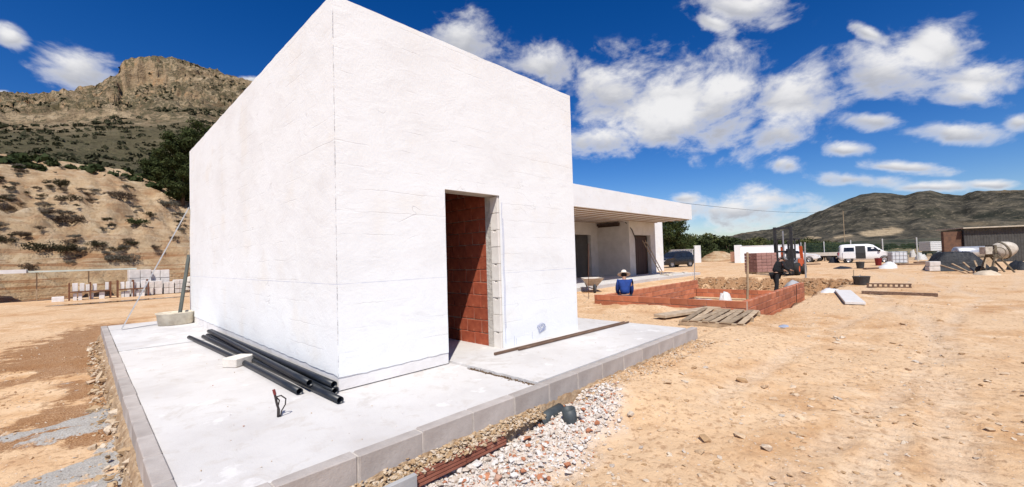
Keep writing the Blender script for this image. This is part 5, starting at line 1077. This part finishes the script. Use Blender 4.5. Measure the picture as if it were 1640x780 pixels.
MB().box((-.62, -.22, 1.02), (-.28, .22, 1.42)).build('motor_box', DRM, mx, bevel=.02); MB().box((-.3, -.3, .85), (-.2, .3, 1.5)).build('yoke', MXF, mx)
for s in (-1, 1):
    MB().bar((-.25, s*.28, 1.1), (-.55, s*.36, .06), .06, .06).build('leg', MXF, mx); MB().bar((-.2, s*.28, 1.0), (.45, s*.30, .06), .06, .06).build('leg', MXF, mx)
    wl = MB().lathe([(0, -.04), (.15, -.05), (.2, -.03), (.2, .03), (.15, .05), (0, .04)], 16, (-.5, s*.42, .2), 'y').build('wheel', TYR, mx, True)
MB().bar((-.5, -.36, .25), (-.5, .36, .25), .05, .05).build('axle', MXF, mx); MB().lathe([(.26, -.012), (.29, 0), (.26, .012), (.25, 0), (.26, -.012)], 20, (-.25, -.5, 1.1), 'y').build('tilt_wheel', MXF, mx)
heap('mortar_heap', 'pale heap of mixed sand at the foot of the cement mixer', 'heap', gpt(1580, 440), .8, .5, .22, mat('pale_sand', (.60, .50, .38), (.5, .4, .28), .95, 6, bump=.6), 71)
heap('black_bag', 'black bag lying right of the cement mixer', 'bag', gpt(1632, 432), .8, .5, .5, BSH, 73, .4)
c1, c2 = D(1546, 402, 36), D(1700, 402, 34); L_ = float(np.hypot(*(c2-c1)[:2])); sh = thing('site_shed', 'long dark corrugated shed with a pale roof edge and rusty end', 'shed', (c1[0], c1[1], -.35), math.atan2(c2[1]-c1[1], c2[0]-c1[0]))
COR = mat('dark_corrugated', (.075, .072, .068), (.045, .043, .04), .7, 3, bump=.2); RST = mat('rust_panel', (.15, .08, .05), (.09, .05, .035), .8, 4, bump=.3)
pr = []
for k in range(int(L_/.18)): pr += [(k*.18, .016), (k*.18+.06, .016), (k*.18+.09, .035), (k*.18+.15, .035)]
MB().prism([(p[0], p[1]-.035) for p in pr]+[(L_, .15), (0, .15)], 0, 2.95, 'z').build('corrugated_wall', COR, sh)
MB().box((.02, .16, 0), (L_-.02, 3.2, 2.9)).build('shed_body', COR, sh); MB().box((-.25, -.4, 2.96), (L_+.2, 3.4, 3.06)).build('roof', mat('pale_roof_edge', (.50, .44, .35), (.4, .35, .27), .8, 3), sh)
MB().box((-1.30, .2, 0), (-.06, .5, 2.75)).build('end_panel', RST, sh); MB().box((-.05, -.02, 0), (.0, .12, 2.94)).build('corner_post', DKG, sh)
c = D(1500, 402, 60); tr = thing('box_truck', 'white box truck parked left of the shed', 'truck', (c[0], c[1], -.35), math.radians(-50))
MB().box((-1.6, -.95, .75), (1.2, .95, 2.1)).build('box_body', WPT, tr, bevel=.03); MB().prism([(1.25, .5), (2.5, .5), (2.5, 1.1), (2.1, 1.8), (1.25, 1.85)], -.9, .9, 'y').build('cab', WPT, tr, bevel=.04); MB().prism([(2.52, 1.15), (2.16, 1.74), (2.10, 1.72), (2.45, 1.13)], -.75, .75, 'y').build('windscreen', GLS, tr)
MB().box((-1.6, -.4, .45), (2.2, .4, .72)).build('chassis', STL, tr)
for x in (-1.0, 1.9):
    for s in (-1, 1): MB().lathe([(0, -.1), (.33, -.1), (.36, -.06), (.36, .06), (.33, .1), (0, .1)], 18, (x, s*.84, .36), 'y').build('wheel', TYR, tr, True)
for (px, py, rx, h, mt, lb) in ((1475, 416, .9, .7, WP, 'grey white covered heap between the caged tank and the shed'), (1462, 412, .6, .9, PB, 'pale covered crate heap behind the caged tank'), (1505, 413, .8, .8, mat('grey_sheet'  , (.4, .4, .41)), 'grey covered heap in front of the white box truck')):
    heap('covered_heap', lb, 'heap', gpt(px, py), rx, rx*.6, h, mt, px, .35)

c = D(1150, 415, 66); heap('sand_bank', 'tan sand bank between the gate pillar and the white boundary wall', 'sand bank', (c[0], c[1], -.4), 4.2, 3.0, 1.7, om, 81, .6, 34)
for k, (px, py, L_, a_) in enumerate(((1462, 424, 2.2, -.9), (1478, 421, 1.8, -.6), (1300, 424, 1.6, -.8), (1395, 431, 1.3, -.5))):
    c = gpt(px, py); tag(inst('dark_plank', chamfer_mesh(L_, .25, .10, .008, .01, k), (c[0], c[1], c[2]+.06), OLD, None, (0, 0, a_)), ['dark plank on the sand right of the caged tank', 'dark plank on the sand in front of the pale heaps', 'dark plank on the sand right of the forklift', 'short dark plank between the grey bucket and the red drum'][k], 'plank')
heap('white_sheet', 'crumpled white sheeting on the sand between red drum and caged tank', 'sheet', gpt(1424, 427), .7, .5, .38, WP, 87, .5)
heap('dark_sacks', 'dark heap of sacks beside the rear wheel of the white van', 'heap', gpt(1336, 421), .8, .5, .55, BSH, 91, .4)
# ---- overhead cable between two poles
pA, pB = D(1085, 322, 70), D(1350, 338, 150)
def pole(label, p):
    o = thing('power_pole', label, 'pole', (p[0], p[1], -.4)); MB().tube([(0, 0, -.3), (0, 0, p[2]+.5)], [.14, .09], 8).build('mast', WD, o); MB().box((-.6, -.05, p[2]+.28), (.6, .05, p[2]+.40)).build('crossarm', WD, o); return o
pA2 = pA + (pA-pB)/np.linalg.norm(pA-pB)*8; pole('power pole hidden behind the white canopy', pA2); pole('slim power pole at the far end of the overhead cable', pB)
tag(MB().tube([tuple(pA2*(1-s)+pB*s - np.array([0, 0, 1.2*math.sin(math.pi*s)])) for s in np.linspace(0, 1, 14)], .028, 4).build('overhead_cable', mat('black_cable', (.02, .02, .02))), 'thin dark overhead cable crossing the sky right of the canopy', 'cable')

# ============================================================ people
SKN = mat('skin', (.42, .24, .16), (.36, .20, .13), .6, 6); SHO = mat('work_boot', (.06, .045, .035), (.04, .03, .025), .8)
def skin_obj(name, pts, edges, rad_, mt, parent, root=0, sub=2):
    me = bpy.data.meshes.new(name); me.from_pydata([tuple(p) for p in pts], edges, []); me.materials.append(mt)
    o = bpy.data.objects.new(name, me); COL.objects.link(o); o.parent = parent
    sk_ = o.modifiers.new('skin', 'SKIN'); sk_.use_smooth_shade = True; dat = me.skin_vertices[0].data
    for i, r_ in enumerate(rad_): dat[i].radius = (r_, r_) if not hasattr(r_, '__len__') else r_; dat[i].use_root = (i == root)
    ss = o.modifiers.new('subsurf', 'SUBSURF'); ss.levels = sub; ss.render_levels = sub; return o
def person(label, loc, rz, lean, nod, arms, legs, jacket, trousers, hat):
    o = thing('person', label, 'person', loc, rz); V_ = lambda *a: Vector(a)
    u = V_(math.sin(lean), 0, math.cos(lean)); h = V_(math.sin(lean+nod), 0, math.cos(lean+nod)); pel = V_(0, 0, .90)
    sp, ch = pel+u*.22, pel+u*.43; nk = pel+u*.57; hb = nk+h*.07; hm_ = nk+h*.16; ht = nk+h*.245
    P = [pel, sp, ch, nk, hb, hm_, ht]; E_ = [(0, 1), (1, 2), (2, 3), (3, 4), (4, 5), (5, 6)]; Rr = [.10, .09, .10, .05, .072, .088, .058]
    AR, LG = [], []
    for s, (el, wr_) in zip((1, -1), arms):
        sh_ = ch+u*.08+V_(0, s*.19, 0); e, w_ = sh_+V_(*el), sh_+V_(*el)+V_(*wr_); b = len(P); d = V_(*wr_).normalized(); pm = w_+d*.07
        P += [sh_, e, w_, pm]; E_ += [(2, b), (b, b+1), (b+1, b+2), (b+2, b+3)]; Rr += [.06, .044, .030, (.040, .024)]; AR.append((sh_, e, w_))
        side = d.cross(V_(0, 0, 1)).normalized() if abs(d.z) < .9 else V_(1, 0, 0)
        for k in range(5):
            q = len(P)
            if k < 4: f0 = pm+side*(.028-.0185*k)+d*.035; f1 = f0+d*(.03-.003*abs(k-1.4)); f2 = f1+(d+V_(0, 0, -.6)).normalized()*.028; src = b+3
            else: f0 = pm-d*.03+side*.040; f1 = f0+(d+side*.6).normalized()*.03; f2 = f1+d*.024; src = b+3
            P += [f0, f1, f2]; E_ += [(src, q), (q, q+1), (q+1, q+2)]; Rr += [.0095, .009, .0075]
    for s, (kn, an) in zip((1, -1), legs):
        hp = pel+V_(0, s*.095, -.06); b = len(P); kn_, an_ = hp+V_(*kn), hp+V_(*kn)+V_(*an); an_.z = .085; P += [hp, kn_, an_, an_+V_(.13, 0, -.05)]; E_ += [(0, b), (b, b+1), (b+1, b+2), (b+2, b+3)]; Rr += [.092, .06, .042, .036]; LG.append((hp, kn_, an_))
    skin_obj('body', P, E_, Rr, SKN, o)
    jp, je, jr = [pel+u*.02, sp, ch, nk-u*.03], [(0, 1), (1, 2), (2, 3)], [.175, .17, .19, .085]
    for (a_, b_, c_) in AR: i = len(jp); jp += [a_, b_, c_+(b_-c_)*.06]; je += [(2, i), (i, i+1), (i+1, i+2)]; jr += [.105, .075, .055]
    skin_obj('jacket', jp, je, jr, jacket, o)
    tp2, te, t_r = [pel], [], [.17]
    for (a_, b_, c_) in LG: i = len(tp2); tp2 += [a_, b_, c_+V_(0, 0, .02)]; te += [(0, i), (i, i+1), (i+1, i+2)]; t_r += [.11, .082, .066]
    skin_obj('trousers', tp2, te, t_r, trousers, o)
    for (_, _, c_) in LG: skin_obj('shoe', [c_+V_(-.05, 0, -.035), c_+V_(.06, 0, -.04), c_+V_(.17, 0, -.05)], [(0, 1), (1, 2)], [.045, .045, .036], SHO, o)
    f = Matrix.Rotation(lean+nod, 3, 'Y'); fc = lambda x, y, z: tuple(hm_ + f @ V_(x, y, z))
    mb = MB(); mb.tube([fc(.085, 0, .03), fc(.108, 0, -.015), fc(.085, 0, -.025)], [.008, .014, .009], 6)
    for s in (-1, 1): mb.tube([fc(-.005, s*.085, .02), fc(-.012, s*.1, .0), fc(-.005, s*.088, -.03)], [.012, .016, .01], 6)
    mb.build('face', SKN, o, True)
    em = MB()
    for s in (-1, 1): em.tube([fc(.078, s*.032, .02), fc(.09, s*.032, .02)], .010, 6)
    em.tube([fc(.082, -.024, -.052), fc(.088, 0, -.054), fc(.082, .024, -.052)], .005, 5); em.build('eyes_and_mouth', BPL, o)
    if hat == 'brim': pr_ = [(.0, .165), (.06, .165), (.085, .14), (.095, .06), (.10, .05), (.18, .035), (.215, .02), (.215, .012), (.17, .024), (.09, .035), (.0, .05)]; hmt = mat('straw_hat', (.76, .70, .60), (.66, .59, .49), .9, 12, bump=.5)
    else: pr_ = [(0, .135), (.05, .13), (.085, .10), (.1, .045), (.102, .015), (.09, .015), (.08, .06), (0, .1)]; hmt = mat('grey_cap', (.22, .22, .23), (.16, .16, .17), .9, 9)
    hp_ = [(0, .105), (.05, .1), (.088, .065), (.098, .02), (.096, -.02), (.086, -.055), (.06, -.07)]; hr = MB().lathe(hp_, 18).build('hair', mat('dark_hair', (.035, .028, .022), (.02, .016, .013), .8, 20, bump=.6), o, True); hr.location = hm_ + f @ V_(-.022, 0, .0); hr.rotation_euler = (0, lean+nod-.35, 0); hr.scale = (.9, .95, .8)
    hd = MB().lathe(pr_, 22).build('hat', hmt, o, True); hd.location = hm_ + h*(.012 if hat == 'brim' else .0); hd.rotation_euler = (0, lean+nod, 0); return o
BLU = mat('blue_jacket', (.018, .055, .24), (.012, .035, .16), .85, 5, bump=.8, bscale=7, bdist=.03); NVY = mat('dark_trousers', (.03, .032, .045), (.02, .022, .03), .9, 6, bump=.5); BLK = mat('black_workwear', (.014, .015, .018), (.022, .022, .024), .9, 6, bump=.6, bscale=8, bdist=.03)
m1 = on(1001, 470, 0, 10.85); z1 = on(1000, 436, 0, 10.85)[2]
person('man in a blue jacket and pale brimmed hat, seen from behind inside the foundation', (m1[0], m1[1], z1-1.70), math.atan2(m1[1]-CAM[1], m1[0]-CAM[0])+.05, .30, .12,
       [((.02, .05, -.28), (.14, -.04, -.2)), ((.03, -.05, -.28), (.14, .03, -.2))], [((.10, .03, -.40), (-.04, .0, -.40)), ((.06, -.03, -.41), (-.03, .0, -.40))], BLU, NVY, 'brim')
m2 = on(1243, 465, 0, 19.2); z2 = on(1243, 414, 0, 19.2)[2]
person('man in black workwear and grey cap stooping between the foundation and the forklift', (m2[0], m2[1], z2-1.56), math.radians(-52), .42, .55,
       [((.08, .07, -.26), (.20, -.03, -.08)), ((.10, -.06, -.25), (.20, .04, -.06))], [((.10, .02, -.40), (-.02, .0, -.40)), ((-.02, -.03, -.42), (-.08, .0, -.39))], BLK, BLK, 'cap')

# ============================================================ stones, gravel, rubble
def rock_mesh(seed, flat=.6, n=15):
    r = random.Random(seed); bm = bmesh.new()
    for _ in range(n):
        v_ = Vector((r.gauss(0, 1), r.gauss(0, 1), r.gauss(0, 1))).normalized()*r.uniform(.75, 1.05); bm.verts.new((v_.x*.5, v_.y*.5*.8, v_.z*.5*flat))
    h = bmesh.ops.convex_hull(bm, input=bm.verts[:]); bmesh.ops.delete(bm, geom=[q for q in h['geom_interior'] if isinstance(q, bmesh.types.BMVert)], context='VERTS')
    me = bpy.data.meshes.new('stone'); bm.to_mesh(me); bm.free(); return me
ROCKS = [rock_mesh(i, .45+.08*(i % 4)) for i in range(8)]
def stone_material(name, stops, island=False):
    mt = bpy.data.materials.new(name); mt.use_nodes = True; t = NT(mt.node_tree); bs = mt.node_tree.nodes['Principled BSDF']; v = t.n('TexCoord').outputs['Object']
    rn = t.n('NewGeometry').outputs['Random Per Island'] if island else t.n('ObjectInfo').outputs['Random']
    c = t.ramp(rn, stops); nz = t.noise(v, 9 if not island else 60, 5, .65); c = t.mix(t.smooth(nz, .35, .65, .35, 0.), c, (.28, .18, .10), 'MIX')
    t.L(c, bs.inputs['Base Color']); bs.inputs['Roughness'].default_value = .93; bs.inputs['Specular IOR Level'].default_value = .15; b = t.n('Bump'); b.inputs['Strength'].default_value = .5; b.inputs['Distance'].default_value = .01; t.L(nz, b.inputs['Height']); t.L(b.outputs[0], bs.inputs['Normal']); return mt
SANDY = [(0, (.40, .25, .13)), (.3, (.50, .34, .20)), (.6, (.58, .44, .30)), (.85, (.66, .56, .44)), (1, (.45, .40, .35))]
WHITE = [(0, (.56, .49, .42)), (.3, (.68, .64, .60)), (.6, (.74, .72, .69)), (.88, (.58, .50, .42)), (.90, (.45, .19, .11)), (1, (.45, .17, .09))]
ST1 = stone_material('sandy_stone', SANDY); ST1i = stone_material('sandy_pebbles', SANDY, True); ST2 = stone_material('white_rubble_stone', WHITE[:4]); ST2i = stone_material('white_gravel', WHITE, True); ST3 = stone_material('brick_shard', [(0, (.42, .14, .07)), (1, (.55, .24, .13))])
_rk = {}
def rock(mt, loc, s, name='stone', parent=ground, flat=1.):
    i = random.randrange(8)
    if (i, mt.name) not in _rk: q = ROCKS[i].copy(); q.materials.clear(); q.materials.append(mt); _rk[(i, mt.name)] = q
    return inst(name, _rk[(i, mt.name)], loc, None, parent, (random.uniform(-.3, .3), random.uniform(-.3, .3), random.uniform(0, 6.28)), (s*random.uniform(.85, 1.25), s*random.uniform(.8, 1.1), s*flat))
def pebbles(name, P, sz, mt, label=None, parent=None):
    r = np.random.default_rng(len(P)); base = []
    for m_ in ROCKS: vv = np.zeros(len(m_.vertices)*3); m_.vertices.foreach_get('co', vv); base.append((vv.reshape(-1, 3), np.array([list(p.vertices) for p in m_.polygons if len(p.vertices) == 3])))
    Vs, Fs, off = [], [], 0; P = np.asarray(P); sz = np.asarray(sz); which = r.integers(0, 8, len(P))
    for w_ in range(8):
        idx = np.where(which == w_)[0]; bv, bf = base[w_]; n = len(idx)
        if not n: continue
        a_ = r.uniform(0, 6.28, n); ca, sa = np.cos(a_)[:, None], np.sin(a_)[:, None]; sc3 = sz[idx][:, None]*np.stack([r.uniform(.8, 1.3, n), r.uniform(.7, 1.1, n), r.uniform(.7, 1.2, n)], 1); ti = r.normal(0, .3, n)[:, None]
        B = bv[None]*sc3[:, None, :]; x, y, z = B[..., 0], B[..., 1], B[..., 2]; x, z = x*np.cos(ti)-z*np.sin(ti), x*np.sin(ti)+z*np.cos(ti)
        V = np.stack([x*ca-y*sa, x*sa+y*ca, z], -1) + P[idx][:, None, :]; Vs.append(V.reshape(-1, 3)); Fs.append((bf[None]+(np.arange(n)*len(bv))[:, None, None]).reshape(-1, 3)+off); off += n*len(bv)
    o = stuff(link(name, npmesh(name, np.concatenate(Vs), np.concatenate(Fs)), mt, parent))
    if label and not parent: o['label'] = label; o['category'] = 'gravel'
    return o
inside = lambda x, y: (x > -1.56) & (x < 5.45) & (y > -1.55) & (y < 9.4)
def zz(x, y): # height of the built ground sheet
    i = np.clip(np.searchsorted(gx, x)-1, 0, len(gx)-2); j = np.clip(np.searchsorted(gy, y)-1, 0, len(gy)-2); fx_ = np.clip((x-gx[i])/(gx[i+1]-gx[i]), 0, 1); fy_ = np.clip((y-gy[j])/(gy[j+1]-gy[j]), 0, 1)
    return ZZ[i, j]*(1-fx_)*(1-fy_)+ZZ[i+1, j]*fx_*(1-fy_)+ZZ[i, j+1]*(1-fx_)*fy_+ZZ[i+1, j+1]*fx_*fy_
N = 16000; x = rng.uniform(-6.5, -1.7, N); y = -2.8 + 15*rng.random(N)**1.6; k_ = fbm(x/.6, y/.6, 3.3, 3) > rng.uniform(-.25, .4, N); x, y = x[k_], y[k_]
s = np.clip(rng.lognormal(-4.1, .5, len(x)), .008, .06); pebbles('left_clods', np.stack([x, y, zz(x, y)+s*.1], 1), s, stone_material('brown_clods', [(0, (.22, .11, .05)), (.4, (.38, .22, .11)), (.7, (.52, .38, .24)), (1, (.66, .58, .48))], True), 'brown clods and pebbles strewn left of the apron')
# single stones that show, picked over the picture so that near and far ground both get some
n_st = 0; big_list = [(1190,612,.16),(1225,622,.14),(1270,620,.09),(1068,612,.12),(1185,700,.12),(1230,720,.16),(1130,705,.14),(1000,610,.10),(1240,640,.12),(1345,640,.07),(1425,620,.06),(1120,725,.12),(1060,690,.08),(1010,655,.12),(1585,690,.10),(1600,680,.06),(1470,660,.05),(1290,600,.07),(1140,550,.10),(1330,560,.09),(1180,545,.1),(1070,585,.1),(1100,640,.09),(955,600,.11),(1520,560,.12),(1610,600,.1),(152,582,.26),(150,614,.30),(160,600,.15),(60,640,.06),(120,730,.05)]
for (px, py, s) in big_list:
    c = G(px, py, -.3); z = float(zz(c[0], c[1])); c = G(px, py, z); rock(ST1, (c[0], c[1], float(zz(c[0], c[1]))+s*.10), s, flat=.8 if px > 400 else .35); n_st += 1
while n_st < 230:
    px, py = random.uniform(560, 1680), 780-(random.random()**1.5)*275
    c = G(px, py, -.3)
    if inside(c[0], c[1]) or float(fbm(c[0]/1.3, c[1]/1.3, 6.6, 3)) < -.12+.3*random.random()-.1: continue
    dep = (c-CAM)@FW; s = max(11*dep/FPX*random.uniform(.7, 1.25), .03)
    if s > .14: s = .14*random.uniform(.6, 1)
    rock(ST1, (c[0], c[1], float(zz(c[0], c[1]))+s*.08), s, flat=.75); n_st += 1
N = 26000; x = rng.uniform(-5, 15, N); y = -4.6 + 12*rng.random(N)**1.5; k_ = (~inside(x, y)) & (fbm(x/1.1, y/1.1, 6.6, 3)+.35*fbm(x/.35, y/.35, 1.1, 2) > rng.uniform(-.15, .45, N)); x, y = x[k_], y[k_]
s = np.clip(rng.lognormal(-4.05, .5, len(x)), .008, .05); pebbles('pebbles', np.stack([x, y, zz(x, y)+s*.1], 1), s, ST1i, 'small pebbles and clods strewn over the sandy ground')
N = 9000; x = rng.uniform(6, 46, N); y = rng.uniform(-16, 8, N); k_ = (fbm(x/2.5, y/2.5, 6.6, 3) > rng.uniform(-.1, .5, N)) & ~((x > 10.0) & (x < 18.4) & (y > -1.3) & (y < 3.3)); x, y = x[k_], y[k_]
s = np.clip(rng.lognormal(-3.2, .5, len(x)), .02, .14); pebbles('far_clods', np.stack([x, y, zz(x, y)+s*.05], 1), s, ST1i, 'clods and stones strewn over the further yard')
N = 900; x = 22.3 + .35*rng.normal(size=N); y = rng.uniform(-2.4, 5, N); s = np.clip(rng.lognormal(-2.5, .5, N), .03, .28); pebbles('bank_clods', np.stack([x, y, zz(x, y)+s*.1], 1), s, stone_material('bank_soil', [(0, (.20, .11, .055)), (.6, (.36, .23, .13)), (1, (.52, .38, .25))], True), 'clods of dug soil along the far bank of the pit')
# white gravel bed with brick shards in front of the kerb
N = 19000; x = rng.uniform(-.6, 2.9, N); y = rng.uniform(-3.1, -1.57, N)
i = np.clip(np.searchsorted(gx, x)-1, 0, len(gx)-1); j = np.clip(np.searchsorted(gy, y)-1, 0, len(gy)-1); k_ = white[i, j] > rng.uniform(.15, .9, N); x, y = x[k_], y[k_]
s = np.clip(rng.lognormal(-3.75, .5, len(x)), .010, .08); pebbles('white_gravel', np.stack([x, y, zz(x, y)+s*rng.uniform(-.1, .5, len(x))], 1), s, ST2i, 'white crushed rubble heaped along the foot of the kerb')
for k in range(46):
    px, py = random.uniform(690, 1000), random.uniform(655, 775); c = G(px, py, -.36)
    if py > 780-(px-690)*.05 or c[1] > -1.68 or px > 1000-(py-655)*1.1: continue
    z = float(zz(c[0], c[1])); sh_ = random.random() < .42; s = random.uniform(.05, .10)
    rock(ST3 if sh_ else ST2, (c[0], c[1], z+s*.2), s, 'brick_shard' if sh_ else 'rubble_stone', ground, .5 if sh_ else .9)
for (px, py, s) in ((738, 737, .10), (757, 738, .11), (770, 728, .09), (790, 755, .08), (832, 698, .13), (870, 735, .08), (700, 768, .09), (655, 776, .09), (850, 652, .12), (790, 738, .06)):
    c = G(px, py, -.33); rock(ST3 if px in (832, 655) else ST2, (c[0], min(c[1], -1.70), float(zz(c[0], min(c[1], -1.70)))+s*.3), s, 'brick_shard' if px in (832, 655) else 'rubble_stone', ground, .5 if px in (832, 655) else .8)
N = 1100; x = rng.uniform(-1.4, 5.3, N); y = rng.uniform(-1.4, 8.5, N); k_ = ((x < -.03) | (y < -.03)) & (fbm(x/.5, y/.5, 2, 2) > .05); x, y = x[k_], y[k_]; s = np.clip(rng.lognormal(-5.0, .5, len(x)), .003, .016); pebbles('sand_grains', np.stack([x, y, np.where(x > 1.47, .015, -.010)+s*.2], 1), s, ST1i, 'sand grains trodden over the concrete apron')
# crumbled footing under the kerb, front and left side
N = 1700; x = rng.uniform(-1.0, 1.35, N); y = -1.545 - .10*rng.random(N); s = np.clip(rng.lognormal(-3.5, .4, N), .012, .07); z = -.185 - (-1.545-y)*.55 + rng.normal(0, .012, N)
x2 = -1.56 - .22*rng.random(1100)**1.2; y2 = rng.uniform(-1.5, 9.2, 1100); s2 = np.clip(rng.lognormal(-3.6, .75, 1100), .012, .14); z2_ = -.235 - (-1.55-x2)*1.0 + rng.normal(0, .02, 1100)
pebbles('footing_rubble', np.concatenate([np.stack([x, y, z], 1), np.stack([x2, y2, z2_], 1)]), np.concatenate([s, s2]), stone_material('footing_crumbs', [(0, (.36, .23, .12)), (.5, (.48, .36, .23)), (1, (.60, .52, .42))], True), None, kerb)
N = 420; y = rng.uniform(-1.42, -.36, N); x = 1.455 + .022*rng.normal(size=N); s = rng.uniform(.012, .035, N); pebbles('seam_soil', np.stack([x, y, -.03+.02*rng.random(N)], 1), s, stone_material('dark_soil', [(0, (.07, .045, .028)), (1, (.16, .11, .075))], True), None, slab)
N = 2200; x = rng.uniform(-4.5, -1.75, N); y = rng.uniform(-2.6, 2, N); i = np.clip(np.searchsorted(gx, x)-1, 0, len(gx)-1); j = np.clip(np.searchsorted(gy, y)-1, 0, len(gy)-1); k_ = grey[i, j] > rng.uniform(.2, .9, N); x, y = x[k_], y[k_]; s = np.clip(rng.lognormal(-3.9, .5, len(x)), .01, .07)
if len(x): pebbles('mortar_lumps', np.stack([x, y, zz(x, y)+s*.05], 1), s, stone_material('grey_lumps', [(0, (.30, .29, .28)), (1, (.50, .49, .48))], True), 'lumps of dried grey mortar on the ground left of the apron')
# soil crumbs against the right part of the kerb and mortar crumbs on the slab
N = 1500; x = rng.uniform(1.9, 5.6, N); y = -1.55 - .35*rng.random(N)**1.6; s = np.clip(rng.lognormal(-3.9, .45, N), .008, .05); pebbles('soil_crumbs', np.stack([x, y, zz(x, y)+s*.2], 1), s, ST1i, 'loose soil crumbs against the right hand kerb')
N = 420; x = rng.uniform(-1.4, 5.3, N); y = rng.uniform(-1.4, 8.5, N); k_ = ((x < -.03) | (y < -.03)); x, y = x[k_], y[k_]; s = np.clip(rng.lognormal(-4.9, .5, len(x)), .003, .018)
pebbles('mortar_crumbs', np.stack([x, y, np.where(x > 1.47, .015, -.010)+s*.2], 1), s, ST2i, 'tiny mortar crumbs scattered on the concrete apron')
